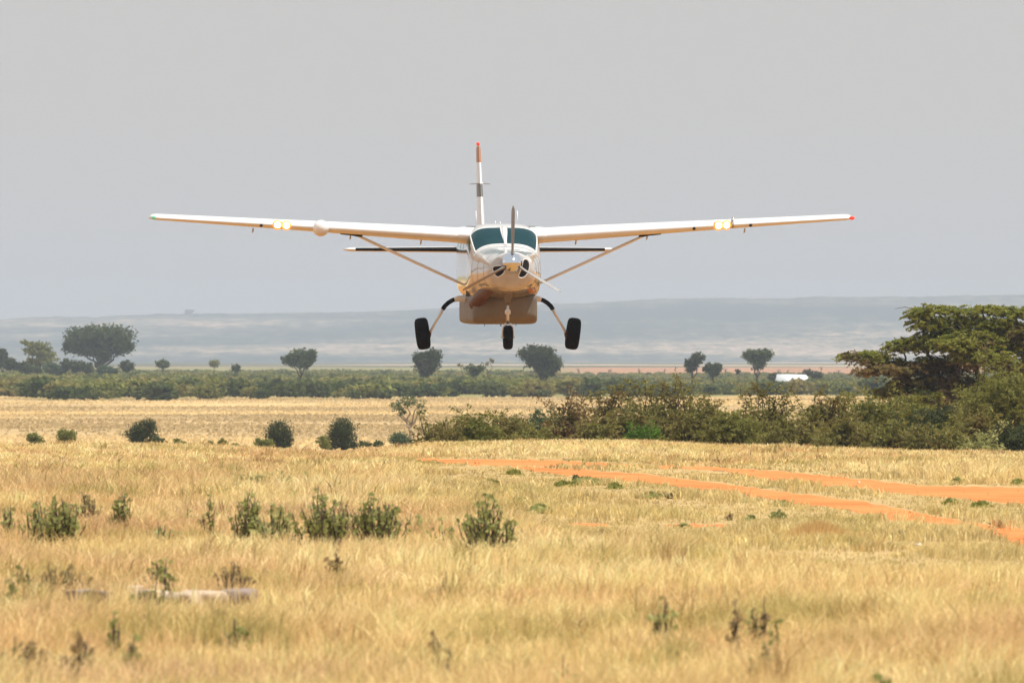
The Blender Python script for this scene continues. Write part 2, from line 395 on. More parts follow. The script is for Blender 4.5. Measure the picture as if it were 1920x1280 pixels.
def woody(name, loc, blobs, nleaf, lsize, lmat, bark, tr=.1, limbs=14, trunk_base=(0, 0), fork=.35, per=26, spread=.16, up=0, shell=.55, aspect=1.6, twig=.25, thick=1.0, flat=.75, spray=0.0, rise=.35, arcs=()):
    """tree or shrub: Empty at its base > trunk (with limbs), crown.  blobs are relative to loc."""
    root = empty(name, loc)
    P, Cn, k = crown_points(blobs, nleaf, per, spread, flat=flat, shell=shell, spray=spray, rise=rise)
    AP = []
    for c_, w_ in arcs:
        q_ = int(np.linalg.norm(np.diff(c_, axis=0), axis=1).sum() / .02); u_ = rng.random(q_); tt_ = np.linspace(0, 1, len(c_)); u_ = .25 + .75 * u_
        AP.append(np.stack([np.interp(u_, tt_, c_[:, x_]) for x_ in range(3)], 1) + rng.normal(size=(q_, 3)) * w_ * (.7 + .9 * u_)[:, None] * np.array([1.3, 1.3, .5]))
    if AP: P = np.concatenate([P] + AP)
    P[:, 2] = np.maximum(P[:, 2], .02)
    V, F = leaves(P, lsize, aspect, up)
    o = mesh_obj('crown', V, F, lmat, root, smooth=False); own(o, root)
    B = np.array(blobs); ctr = np.average(B[:, :3], axis=0, weights=B[:, 3])
    A = Acc(); base = np.array([trunk_base[0], trunk_base[1], -.15])
    zf_ = max(.12, ctr[2] * fork); fk = np.array([ctr[0] * .3 + base[0] * .7, ctr[1] * .3, zf_])
    A.add(*tube(curve(base, fk, 5, .06), np.linspace(tr * 1.25, tr * .9, 5) * thick))
    for bl in B:
        c = bl[:3] - np.array([0, 0, bl[5] * .35])
        A.add(*tube(curve(fk, c, 7, .16, .05), np.linspace(tr * .6, tr * .2, 7) * thick, 5))
    pick = rng.choice(len(Cn), min(limbs, len(Cn)), replace=False)
    for i in pick:
        bl = B[k[i]]; st = bl[:3] - np.array([0, 0, bl[5] * .4])
        A.add(*tube(curve(st, Cn[i], 5, .2), np.linspace(tr * .25, tr * .05, 5) * thick, 4))
    for c_, w_ in arcs: A.add(*tube(c_, np.linspace(.013, .004, len(c_)), 4))
    o = A.build('trunk', bark, root); own(o, root)
    return root

def blob_px(D, loc, lst, depth=.8):
    """ellipsoids given at photo pixels (cx, cy, rx, ry[, dy]) for a tree standing at distance D"""
    out = []
    for b in lst:
        cx, cy, rx, ry = b[:4]; dy = b[4] if len(b) > 4 else 0
        m = D / FP
        out.append((wx(cx, D) - loc[0], dy, wz(cy, D) - loc[2], rx * m, rx * m * depth, ry * m))
    return out

def grd(px, D): 
    X = wx(px, D); return (X, D, float(zf(X, D)))

# ------------------------------------------------------------------ the aircraft
def paint_mat():
    m, t, p = mat_new('white_paint_with_stripes')
    p.inputs['Roughness'].default_value = .2; p.inputs['Coat Weight'].default_value = .9; p.inputs['Coat Roughness'].default_value = .05
    tc = t.nodes.new('ShaderNodeTexCoord'); sx = t.nodes.new('ShaderNodeSeparateXYZ')
    t.links.new(tc.outputs['Object'], sx.inputs[0])
    def math_(op, a, b=None, c=None):
        n = t.nodes.new('ShaderNodeMath'); n.operation = op
        for i, v in enumerate((a, b, c)):
            if v is None: continue
            if isinstance(v, (int, float)): n.inputs[i].default_value = v
            else: t.links.new(v, n.inputs[i])
        return n.outputs[0]
    y = sx.outputs[1]; z = sx.outputs[2]
    # swooping stripe: centre line z = 1.74 + .05*(y-1)^... along the nose and the cabin side
    c = math_('MULTIPLY_ADD', math_('SINE', math_('MULTIPLY', y, 1.1)), .07, 1.70)
    d = math_('ABSOLUTE', math_('SUBTRACT', z, c))
    wd = math_('MULTIPLY', math_('SMOOTH_MIN', math_('SUBTRACT', y, .9), .8, .5), .075)
    k1 = math_('LESS_THAN', d, wd)
    c2 = math_('MULTIPLY_ADD', math_('SINE', math_('MULTIPLY', y, .9)), .09, 1.36)
    d2 = math_('ABSOLUTE', math_('SUBTRACT', z, c2))
    k2 = math_('LESS_THAN', d2, math_('MULTIPLY', math_('SUBTRACT', y, 1.1), .085))
    n = t.nodes.new('ShaderNodeTexNoise'); n.inputs['Scale'].default_value = 4; n.inputs['Detail'].default_value = 6
    t.links.new(tc.outputs['Object'], n.inputs['Vector'])
    dirt = t.nodes.new('ShaderNodeMapRange'); dirt.inputs[1].default_value = .32; dirt.inputs[2].default_value = .75; dirt.inputs[3].default_value = 0; dirt.inputs[4].default_value = .6
    t.links.new(n.outputs[0], dirt.inputs[0])
    low = t.nodes.new('ShaderNodeMapRange'); low.inputs[1].default_value = 2.35; low.inputs[2].default_value = 1.3
    t.links.new(z, low.inputs[0])
    dd = math_('MULTIPLY', dirt.outputs[0], low.outputs[0])
    def mix(f, a, b):
        x = t.nodes.new('ShaderNodeMix'); x.data_type = 'RGBA'; t.links.new(f, x.inputs[0])
        for i, v in ((6, a), (7, b)):
            if isinstance(v, tuple): x.inputs[i].default_value = (*v, 1)
            else: t.links.new(v, x.inputs[i])
        return x.outputs[2]
    col = mix(k1, (.53, .545, .56), (.14, .07, .03))
    col = mix(k2, col, (.42, .3, .13))
    col = mix(dd, col, (.22, .16, .10))
    t.links.new(col, p.inputs['Base Color'])
    return m
M['paint'] = paint_mat()
M['white'] = plain('white_paint', (.76, .78, .80), .3, coat=.4, noise=.05, nscale=5)
M['boot'] = plain('black_rubber_boot', (.006, .006, .007), .7, noise=.3, spec=.15)
M['rubber'] = plain('tyre_rubber', (.006, .006, .006), .9, noise=.3, nscale=12, bump=.2, spec=.1)
M['black'] = plain('black_interior', (.01, .01, .011), .8, noise=.2)
M['hole'] = plain('intake_black', (.006, .006, .006), .9, noise=.2)
M['steel'] = plain('steel', (.5, .48, .46), .3, metal=1, noise=.15)
M['chrome'] = plain('polished_spinner', (.74, .84, .98), .07, metal=1, noise=.02)
M['blade'] = plain('blade_grey', (.30, .30, .31), .5, noise=.2)
M['rust'] = plain('heat_stained_steel', (.10, .032, .014), .5, noise=.4, nscale=9)
M['brown'] = plain('brown_band', (.42, .17, .06), .4, noise=.1)
M['grey_band'] = plain('grey_band', (.13, .13, .12), .4, noise=.1)
M['pod'] = plain('pod_dusty_paint', (.17, .15, .12), .5, noise=.25, nscale=3)
M['panel'] = plain('glare_shield', (.12, .16, .13), .8, noise=.2)
M['liner'] = plain('cabin_liner', (.10, .115, .11), .9, noise=.2)
def glass_mat():
    m, t, p = mat_new('tinted_glass')
    out = t.nodes['Material Output']
    gl = t.nodes.new('ShaderNodeBsdfGlossy'); gl.inputs['Roughness'].default_value = .03; gl.inputs[0].default_value = (.75, .95, 1, 1)
    tr = t.nodes.new('ShaderNodeBsdfTransparent'); tr.inputs[0].default_value = (.05, .34, .32, 1)
    df = t.nodes.new('ShaderNodeBsdfDiffuse'); df.inputs[0].default_value = (.001, .066, .09, 1)
    m1 = t.nodes.new('ShaderNodeMixShader'); m1.inputs[0].default_value = .45
    t.links.new(tr.outputs[0], m1.inputs[1]); t.links.new(df.outputs[0], m1.inputs[2])
    fr = t.nodes.new('ShaderNodeFresnel'); fr.inputs[0].default_value = 1.45
    m2 = t.nodes.new('ShaderNodeMixShader')
    t.links.new(fr.outputs[0], m2.inputs[0]); t.links.new(m1.outputs[0], m2.inputs[1]); t.links.new(gl.outputs[0], m2.inputs[2])
    t.links.new(m2.outputs[0], out.inputs[0]); return m
M['glass'] = glass_mat()
def emit(name, col, st):
    m, t, p = mat_new(name); p.inputs['Base Color'].default_value = (*col, 1)
    p.inputs['Emission Color'].default_value = (*col, 1); p.inputs['Emission Strength'].default_value = st; return m
M['lamp'] = emit('lit_lamp', (1, .86, .62), 22)
M['lamp_halo'] = emit('lamp_halo_glow', (1, .40, .08), .85)  # orange halo around the landing lights, put into an emissive colour
M['green_lamp'] = emit('green_lens', (.12, .45, .3), .4)
M['red_lamp'] = emit('red_lens', (.8, .05, .03), .5)

TH = math.radians(3.9)
PIV = 5.0                    # the empty stands below the main wheels, 5 m behind the spinner tip
plane = empty('propeller_aircraft', (-.32, 405.5 + PIV * math.cos(TH), 1.895), TH)
plane.location.z = 1.895
tag(plane, 'white high-wing single-propeller aircraft flying low head-on with landing lights lit', 'aircraft')

def part(name, V, F, mat, parent=plane, smooth=True, mi=None):
    V = np.array(V, float).copy(); V[:, 1] -= PIV
    o = mesh_obj(name, V, F, mat, parent, smooth, mi); return o

def sect(S, ys):
    """Catmull-like interpolation of the columns of S over y"""
    S = np.array(S, float); y = S[:, 0]; out = []
    m = np.gradient(S, y, axis=0)
    for yy in ys:
        i = int(np.clip(np.searchsorted(y, yy) - 1, 0, len(y) - 2)); h = y[i + 1] - y[i]; u = (yy - y[i]) / h
        p0, p1 = S[i], S[i + 1]
        m0 = m[i] * h; m1 = m[i + 1] * h
        dl = p1 - p0
        m0 = np.where(dl * m0 <= 0, 0, np.sign(m0) * np.minimum(abs(m0), 3 * abs(dl)))
        m1 = np.where(dl * m1 <= 0, 0, np.sign(m1) * np.minimum(abs(m1), 3 * abs(dl)))
        out.append((2 * u**3 - 3 * u**2 + 1) * p0 + (u**3 - 2 * u**2 + u) * m0 + (-2 * u**3 + 3 * u**2) * p1 + (u**3 - u**2) * m1)
    return np.array(out)
def ring(y, cz, hw, tp, bt, n, ts):
    c = np.cos(ts); s = np.sin(ts)
    x = hw * np.sign(c) * np.abs(c) ** (2 / n); z = np.sign(s) * np.abs(s) ** (2 / n)
    z = cz + np.where(z > 0, z * tp, z * bt)
    return np.stack([x, np.full_like(x, y), z], 1)
def tgrid(extra=()):
    h = [0.0, 5, 10, 14, 18, 22, 26, 30, 34, 37, 40, 44, 48, 53, 58, 63, 68, 73, 78, 82, 85, 87.5, 89, 89.7]
    h = sorted(set(h) | set(extra))
    q = h + [90] + [180 - a for a in reversed(h)]
    lo = [0.0, 8, 16, 24, 32, 40, 48, 56, 64, 72, 79, 85, 88.5]
    l2 = [180 + a for a in lo[1:]] + [270] + [360 - a for a in reversed(lo[1:])]
    return np.array(q + l2)
def loft(S, ys, ts=None, cap0=True, cap1=True):
    td = tgrid() if ts is None else ts
    P = sect(S, ys); R = [ring(*p_, np.radians(td)) for p_ in P]
    k = len(td); V = np.concatenate(R); F = []
    for i in range(len(ys) - 1):
        for j in range(k):
            F.append((i * k + j, i * k + (j + 1) % k, (i + 1) * k + (j + 1) % k, (i + 1) * k + j))
    F4 = np.array(F)[:, ::-1]; F3 = []
    if cap0:
        V = np.concatenate([V, [R[0].mean(0)]]); F3 += [(len(V) - 1, j, (j + 1) % k) for j in range(k)]
    if cap1:
        o_ = (len(ys) - 1) * k; V = np.concatenate([V, [R[-1].mean(0)]]); F3 += [(len(V) - 1, o_ + (j + 1) % k, o_ + j) for j in range(k)]
    return V, F4, np.array(F3).reshape(-1, 3), k

# fuselage with window openings
FS = [(2.30, 1.75, .785, .57, .55, 2.8), (2.45, 1.755, .793, .645, .575, 3.1), (2.6, 1.76, .80, .715, .60, 3.6), (2.9, 1.78, .815, .86, .66, 4.4), (3.15, 1.79, .82, .965, .68, 4.6),
      (3.5, 1.80, .82, 1.03, .69, 4.2), (5.5, 1.80, .82, 1.04, .69, 4.0), (7.2, 1.82, .80, 1.0, .64, 4.0), (8.5, 1.9, .66, .86, .5, 3.4),
      (10.0, 2.05, .42, .62, .36, 3.0), (11.5, 2.2, .2, .38, .22, 2.6), (12.3, 2.28, .05, .12, .08, 2.2)]
ys = sorted(set([2.30, 2.38, 2.45, 2.52, 2.6, 2.68, 2.76, 2.84, 2.92, 3.0, 3.06, 3.12, 3.18, 3.26, 3.36, 3.5, 3.62, 3.72, 4.1, 4.3, 4.75, 5.0, 5.3, 5.75, 6.1, 6.4, 6.85, 7.1, 7.3, 7.75, 8.1, 8.5, 9, 9.5, 10, 10.5, 11, 11.5, 12, 12.3]))
V, F4, F3, k = loft(FS, ys, cap0=False)
td = tgrid(); tm_ = (td + np.roll(td, -1)) / 2; tm_[-1] = 350
ym = [(ys[i] + ys[i + 1]) / 2 for i in range(len(ys) - 1)]
kind = np.zeros(len(F4), int)
for i, y_ in enumerate(ym):
    for j in range(k):
        a_ = tm_[j]; am = a_ if a_ <= 90 else 180 - a_
        f = i * k + j
        if 2.38 < y_ < 3.12 and 37 < am < 89.7: kind[f] = 1 if a_ < 90 else 2
        elif 2.68 < y_ < 3.72 and 14 < am < (34 if y_ > 2.84 else 26): kind[f] = 3 if a_ < 90 else 4
        else:
            for q, (u0, u1) in enumerate(((4.3, 4.75), (5.3, 5.75), (6.4, 6.85), (7.3, 7.75))):
                if u0 < y_ < u1 and 10 < am < 30: kind[f] = 5 + q * 2 + (a_ > 90)
def sub(V, F):
    u, inv = np.unique(F, return_inverse=True); return V[u], inv.reshape(F.shape)
body = part('fuselage', V, [F4[kind == 0], F3], M['paint'])
for q in range(1, 13):
    fs = F4[kind == q]
    if len(fs):
        v_, f_ = sub(V, fs); part('windshield' if q < 3 else 'side_window', v_, [f_], M['glass'], body)
# windshield rim and centre post (thin strips standing 6 mm proud)
def strip(pts, nrm, wdt, th=.008):
    pts = np.array(pts); d = np.gradient(pts, axis=0); d /= np.linalg.norm(d, axis=1, keepdims=True)
    nrm = np.array(nrm); nrm = nrm / np.linalg.norm(nrm, axis=1, keepdims=True); s_ = np.cross(d, nrm)
    A_ = pts + s_ * wdt + nrm * th; B_ = pts - s_ * wdt + nrm * th; C_ = pts - s_ * wdt - nrm * .01; D_ = pts + s_ * wdt - nrm * .01
    n = len(pts); V = np.concatenate([A_, B_, C_, D_]); F = []
    for i in range(n - 1):
        for a, b in ((0, 1), (1, 2), (2, 3), (3, 0)):
            F.append((a * n + i, b * n + i, b * n + i + 1, a * n + i + 1))
    F += [(0, n, 2 * n, 3 * n), (n - 1, 4 * n - 1, 3 * n - 1, 2 * n - 1)]
    return V, np.array(F)
def fpt(y, tdeg):
    p_ = sect(FS, [y])[0]; return ring(*p_, np.radians(np.array([tdeg])))[0]
def fnrm(y, tdeg):
    a = fpt(y, tdeg - .5); b = fpt(y, tdeg + .5); c = fpt(y + .03, tdeg) - fpt(y - .01, tdeg)
    n = np.cross(b - a, c); p_ = fpt(y, tdeg); n /= np.linalg.norm(n)
    return n if n @ (p_ - np.array([0, y, 1.8])) > 0 else -n
A = Acc()
for s_ in (1, -1):
    def tt(a): return a if s_ > 0 else 180 - a
    for yy in (2.38, 3.12):
        aa = [37, 40, 46, 52, 60, 68, 76, 82, 86, 88.5, 89.6]
        A.add(*strip([fpt(yy, tt(a)) for a in aa], [fnrm(yy, tt(a)) for a in aa], .02))
    yy = np.linspace(2.36, 3.14, 10)
    A.add(*strip([fpt(y_, tt(36)) for y_ in yy], [fnrm(y_, tt(36)) for y_ in yy], .022))
yy = np.linspace(2.34, 3.16, 10)
pc = np.array([fpt(y_, 90) for y_ in yy]); A.add(*strip(pc, [(0, -1, .9)] * 10, .035, .014))
V_ = np.concatenate(A.V); V_[:, 1] -= PIV
mesh_obj('windshield_frame', V_, [np.concatenate(A.F4)], M['white'], body, smooth=False)

def box(x0, x1, y0, y1, z0, z1):
    V = np.array([(x, y, z) for z in (z0, z1) for y in (y0, y1) for x in (x0, x1)], float)
    F = np.array([(0, 2, 3, 1), (4, 5, 7, 6), (0, 1, 5, 4), (2, 6, 7, 3), (0, 4, 6, 2), (1, 3, 7, 5)])
    return V, F
# instrument panel + hood, seats, bulkhead
A = Acc()
xs = np.linspace(-.72, .72, 15)
hood = [(x, 2.42, 2.12 + .10 * (1 - (x / .72) ** 2)) for x in xs] + [(x, 2.86, 2.26 + .07 * (1 - (x / .72) ** 2)) for x in xs] + [(x, 2.88, 1.9) for x in xs]
F = [(r * 15 + i, r * 15 + i + 1, (r + 1) * 15 + i + 1, (r + 1) * 15 + i) for r in range(2) for i in range(14)]
part('instrument_panel', hood, [np.array(F)], M['panel'], plane)
V_, F_ = box(-.78, .78, 4.02, 4.06, 1.2, 2.78); part('bulkhead', V_, [F_], M['liner'], plane)
for x in (-.36, .36):
    A = Acc(); A.add(*box(x - .22, x + .22, 3.42, 3.55, 1.7, 2.3)); A.add(*box(x - .22, x + .22, 3.0, 3.5, 1.6, 1.75)); A.add(*box(x - .12, x + .12, 3.44, 3.53, 2.32, 2.5))
    V_ = np.concatenate(A.V); part('seat', V_, [np.concatenate(A.F4)], M['liner'], plane)

# cowling
CS = [(.37, 1.93, .25, .25, .25, 2.0), (.41, 1.88, .37, .30, .36, 2.2), (.52, 1.81, .46, .355, .44, 2.3), (.8, 1.77, .55, .41, .47, 2.4),
      (1.4, 1.755, .65, .47, .50, 2.7), (1.9, 1.75, .735, .515, .53, 2.75), (2.31, 1.75, .788, .572, .553, 2.8)]
cy_ = [.37, .39, .41, .45, .52, .6, .7, .8, 1.0, 1.2, 1.4, 1.6, 1.9, 2.1, 2.31]
V, F4, F3, k = loft(CS, cy_, cap1=False)
cowl = part('cowling', V, [F4, F3], M['paint'])
bvh = BVHTree.FromPolygons([Vector(v) for v in V], [tuple(f) for f in F4] + [tuple(f) for f in F3])
def on_cowl(x, z, off=.004):
    h = bvh.ray_cast(Vector((x, -1, z)), Vector((0, 1, 0)))
    return np.array((x, h[0].y - off if h[0] is not None else .8, z))
def patch(outline, off=.004, rings=5):
    c = np.mean(outline, 0); n = len(outline); V = [on_cowl(*c, off)]
    for r in range(1, rings + 1):
        for p_ in outline: V.append(on_cowl(*(c + (np.array(p_) - c) * r / rings), off))
    F3 = [(0, 1 + i, 1 + (i + 1) % n) for i in range(n)]
    F4 = [(1 + (r - 1) * n + i, 1 + r * n + i, 1 + r * n + (i + 1) % n, 1 + (r - 1) * n + (i + 1) % n) for r in range(1, rings) for i in range(n)]
    return np.array(V), [np.array(F4), np.array(F3)]
def px_local(cx, cy): return ((cx - 963) / 84.1, (655.5 - cy) / 84.1)
def crop(pts): return [px_local(760 + a / 4.795, 400 + b / 4.795) for a, b in pts]
def smooth_outline(pts, n=40):
    P = np.array(pts); 
    for _ in range(3):
        Q = np.roll(P, -1, 0); P = np.stack([P * .75 + Q * .25, P * .25 + Q * .75], 1).reshape(-1, 2)
    return P
for ol in ([(798, 478), (850, 470), (908, 472), (908, 530), (880, 556), (848, 574), (815, 545)],
           [(1078, 410), (1125, 420), (1136, 480), (1112, 550), (1072, 582), (1028, 568), (1052, 520), (1066, 470)]):
    o2 = smooth_outline(crop(ol)); V_, Fs = patch([tuple(q) for q in o2], .003); part('air_intake', V_, Fs, M['hole'], cowl)
    c = o2.mean(0); rim = np.array([on_cowl(*(c + (q - c) * 1.04), .008) for q in o2]); rim = np.concatenate([rim, rim[:1], rim[1:2]])
    V_, a4, a3 = tube(rim, np.full(len(rim), .014), 6); part('intake_lip', V_, [a4], M['white'], cowl)
# panel seams on the cowling
for y_ in (1.0, 1.62, 2.2):
    p_ = sect(CS, [y_])[0]; r_ = ring(*p_, np.radians(td)); r_ = (r_ - [0, y_, p_[1]]) * 1.0015 + [0, y_, p_[1]]; r_ = np.concatenate([r_, r_[:1]])
    V_, a4, a3 = tube(r_, np.full(len(r_), .0022), 4); part('panel_seam', V_, [a4], M['grey_band'], cowl)

# spinner + blades
def lathe(prof, c, k=28, axis='y'):
    V = []; th = np.linspace(0, 2 * np.pi, k, endpoint=False)
    for a, r in prof:
        for q in th:
            u, v = math.cos(q) * r, math.sin(q) * r
            V.append((c[0] + u, c[1] + a, c[2] + v) if axis == 'y' else (c[0] + a, c[1] + u, c[2] + v))
    n = len(prof); F = [(i * k + j, (i + 1) * k + j, (i + 1) * k + (j + 1) % k, i * k + (j + 1) % k) for i in range(n - 1) for j in range(k)]
    return np.array(V), np.array(F)
SPC = (0, 0, 1.94)
prop = own(empty('propeller', (0, -PIV, 1.94)), plane); prop.parent = plane
def ppart(name, V, F, mat):
    V = np.array(V, float) - np.array([0, 0, 1.94]); return mesh_obj(name, V, F, mat, prop)
V_, F_ = lathe([(0, .001), (.01, .04), (.04, .085), (.09, .13), (.16, .175), (.24, .212), (.31, .235), (.345, .24), (.35, .236)], SPC)
ppart('spinner', V_, [F_], M['chrome'])
V_, F_ = lathe([(.345, .235), (.36, .235), (.361, .01)], SPC); ppart('backplate', V_, [F_], M['black'])
for ang in (89, -31, 209):
    a = math.radians(ang); R = np.array([math.cos(a), 0, math.sin(a)]); T = np.array([-math.sin(a), 0, math.cos(a)]); Y = np.array([0, 1, 0.])
    V_ = []; st = np.linspace(.19, 1.27, 18)
    for r in st:
        ch = np.interp(r, [.19, .3, .55, .85, 1.15, 1.23, 1.27], [.08, .09, .14, .16, .145, .10, .03])
        tk = np.interp(r, [.19, .35, 1.27], [.07, .035, .008])
        be = math.radians(np.interp(r, [.19, .6, 1.27], [70, 66, 60]))
        cd = T * math.cos(be) + Y * math.sin(be); nd = -T * math.sin(be) + Y * math.cos(be)
        for q in np.linspace(0, 2 * np.pi, 12, endpoint=False):
            V_.append(np.array([0, .2, 1.94]) + R * r + cd * math.cos(q) * ch / 2 + nd * math.sin(q) * tk / 2)
    n = len(st); F_ = [(i * 12 + j, i * 12 + (j + 1) % 12, (i + 1) * 12 + (j + 1) % 12, (i + 1) * 12 + j) for i in range(n - 1) for j in range(12)]
    V_.append(np.array([0, .2, 1.94]) + R * 1.272); c_ = len(V_) - 1
    ppart('propeller_blade', V_, [np.array(F_), np.array([(c_, (n - 1) * 12 + j, (n - 1) * 12 + (j + 1) % 12) for j in range(12)])], M['blade'])

# exhaust duct on the photo's left
pts = curve((-.30, 1.15, 1.42), (-.66, 2.75, 1.02), 10, 0); pts[:, 2] += np.sin(np.linspace(0, 3.14, 10)) * .05
V_, a4, a3 = tube(pts, np.interp(np.arange(10), [0, 3, 9], [.08, .13, .145]), 16)
V_ = V_ * 1.0; part('exhaust_pipe', V_, [a4, a3], M['rust'])
V_, a4, a3 = tube(np.array([pts[-1] - (pts[-1] - pts[-2]) * .15, pts[-1] + (pts[-1] - pts[-2]) * .02]), [.12, .12], 16); part('exhaust_mouth', V_, [a4, a3], M['hole'])
# chin scoop on the other side
V_, a4, a3 = tube(np.array([(.42, 1.25, 1.36), (.52, 1.6, 1.33), (.6, 2.1, 1.3)]), [.03, .075, .03], 12); part('cooling_scoop', V_, [a4, a3], M['brown'])

# cargo pod
PS = [(2.46, .95, .60, .26, .20, 7), (2.50, .93, .68, .29, .23, 8), (2.60, .92, .72, .32, .29, 9), (2.78, .91, .735, .34, .335, 9), (3.6, .91, .74, .34, .335, 9), (7.0, .93, .74, .32, .33, 9), (8.4, 1.1, .5, .15, .1, 6)]
V, F4, F3, k = loft(PS, [2.46, 2.48, 2.5, 2.55, 2.6, 2.68, 2.78, 3.0, 3.6, 4.5, 5.5, 6.5, 7.0, 7.5, 8, 8.4]); pod = part('cargo_pod', V, [F4, F3], M['pod'])
for x, y_ in ((-.42, 3.2), (-.05, 3.4), (.05, 4.6), (.28, 3.1)):
    V_, a4, a3 = tube(np.array([(x, y_, .60), (x, y_ + .02, .53)]), [.008, .006], 6); part('drain_mast', V_, [a4, a3], M['black'], pod)

# wings
def airfoil(c, tk, cam=.025, n=22):
    u = (1 - np.cos(np.linspace(0, np.pi, n))) / 2
    yt = 5 * tk * (.2969 * np.sqrt(u) - .126 * u - .3516 * u**2 + .2843 * u**3 - .1015 * u**4)
    yc = np.where(u < .3, cam / .09 * (.6 * u - u**2), cam / .49 * (.4 + .6 * u - u**2))
    up = np.stack([u, yc + yt], 1)[::-1]; lo = np.stack([u, yc - yt], 1)[1:-1]
    return np.concatenate([up, lo]) * c
def wing_at(ax):
    """ax = |x| -> le_y, z, chord, thickness, twist"""
    f = np.interp(ax, [.7, 3.6, 7.86], [0, .4, 1])
    return (3.38 + np.interp(ax, [.7, 3.6, 7.86], [0, .02, .30]), 2.545 + (ax - .7) * .0585,
            np.interp(ax, [.7, 2.0, 7.86], [1.98, 1.96, 1.18]), np.interp(ax, [.7, 7.86], [.170, .118]), math.radians(np.interp(ax, [.7, 7.86], [3.0, .3])))
def wing_ring(ax, s, k_=1.0, dz=0):
    le, z, c, tk, tw = wing_at(ax); P = airfoil(c * k_, tk)
    y = P[:, 0] + le + (1 - k_) * c * .4; zz = P[:, 1]
    yy = le + (y - le) * math.cos(tw) + zz * math.sin(tw); z2 = z + dz + zz * math.cos(tw) - (y - le) * math.sin(tw)
    return np.stack([np.full(len(P), s * ax), yy, z2], 1)
for s_ in (-1, 1):
    axs = list(np.linspace(.66, 7.7, 36)); R = [wing_ring(a_, s_) for a_ in axs]
    for a_, kk in ((7.80, .95), (7.87, .8), (7.905, .5), (7.915, .2)): R.append(wing_ring(a_, s_, kk, .0))
    k = len(R[0]); V = np.concatenate(R); F4 = [(i * k + j, i * k + (j + 1) % k, (i + 1) * k + (j + 1) % k, (i + 1) * k + j) for i in range(len(R) - 1) for j in range(k)]
    if s_ < 0: F4 = [f[::-1] for f in F4]
    V = np.concatenate([V, [R[-1].mean(0)]]); e_ = (len(R) - 1) * k
    wing = part('wing', V, [np.array(F4), np.array([(len(V) - 1, e_ + j, e_ + (j + 1) % k) for j in range(k)])], M['white'])
    def le_pt(ax): le, z, c, tk, tw = wing_at(ax); return np.array((s_ * ax, le, z))
    # tip light
    q = le_pt(7.86); V_, F_ = lathe([(-.02, .001), (0, .03), (.05, .045), (.09, .03), (.11, .001)], (q[0] , q[1] + .06, q[2]), 12, 'x')
    part('navigation_light', V_, [F_], M['green_lamp'] if s_ < 0 else M['red_lamp'], wing)
    # landing lights in a dark recess of the leading edge
    la, lb = ((5.06, 4.86) if s_ < 0 else (4.87, 5.05))
    m_ = (la + lb) / 2
    q = le_pt(m_); V_, F_ = box(q[0] - .19, q[0] + .19, q[1] - .010, q[1] + .08, q[2] - .06, q[2] + .07); part('light_recess', V_, [F_], M['grey_band'], wing)
    for l_ in (la, lb):
        q = le_pt(l_); V_, F_ = lathe([(-.05, .001), (-.045, .04), (-.025, .065), (.02, .07)], (q[0], q[1], q[2]), 20); part('landing_light', V_, [F_], M['lamp'], wing)
        V_, F_ = lathe([(-.03, .066), (-.022, .102), (.01, .112), (.03, .112)], (q[0], q[1], q[2]), 20); part('light_halo', V_, [F_], M['lamp_halo'], wing)  # glowing ring added to imitate the warm halo around the lamp
    # small dark port, hinge fairings and static wick under the wing
    for a_ in ((5.42,) if s_ < 0 else (4.32, 5.6)):
        q = le_pt(a_); V_, F_ = lathe([(-.012, .001), (-.01, .03), (.03, .04)], (q[0], q[1], q[2] - .03), 12); part('vent', V_, [F_], M['hole'], wing)
    for a_ in (5.55, 3.35, 1.75):
        le, z, c, tk, tw = wing_at(a_); b0 = z - tk * c * .35 - .05
        V_, a4, a3 = tube(np.array([(s_ * a_, le + c * .68, b0 + .02), (s_ * a_, le + c * .75, b0 - .05), (s_ * a_, le + c * .85, b0 - .07)]), [.016, .018, .008], 6); part('hinge_bracket', V_, [a4, a3], M['steel'], wing)
    # strut, its dark cuff and the fuselage fitting
    a_ = 3.32; le, z, c, tk, tw = wing_at(a_)
    p0 = np.array((s_ * 3.3, le + .62, z - .10)); p1 = np.array((s_ * .74, 4.25, 1.43))
    d = p1 - p0; L = np.linalg.norm(d); d /= L; Yv = np.array([0, 1, 0.]); Yv -= d * (Yv @ d); Yv /= np.linalg.norm(Yv); Nv = np.cross(d, Yv)
    V_ = []; th = np.linspace(0, 2 * np.pi, 14, endpoint=False); ss = np.linspace(0, 1, 12)
    for u in ss:
        k_ = 1 - .35 * max(0, abs(u - .5) * 2 - .75) * 4
        for q in th: V_.append(p0 + d * L * u + Yv * math.cos(q) * .13 * k_ + Nv * math.sin(q) * .033 * k_)
    F_ = [(i * 14 + j, i * 14 + (j + 1) % 14, (i + 1) * 14 + (j + 1) % 14, (i + 1) * 14 + j) for i in range(11) for j in range(14)]
    part('wing_strut', V_, [np.array(F_)], M['white'])
    V_ = []
    for u, hz, kk in ((-.13, .012, .10), (-.02, .04, .15), (.05, .045, .15), (.075, .03, .12)):
        cpt = np.array((s_ * (3.3 - u * 2.4), p0[1], p0[2] + (.005 if u < 0 else -.025)))
        for q in th: V_.append(cpt + np.array((0, math.cos(q) * kk, math.sin(q) * hz)))
    F_ = [(i * 14 + j, i * 14 + (j + 1) % 14, (i + 1) * 14 + (j + 1) % 14, (i + 1) * 14 + j) for i in range(3) for j in range(14)]
    part('strut_cuff', V_, [np.array(F_)], M['boot'], wing)
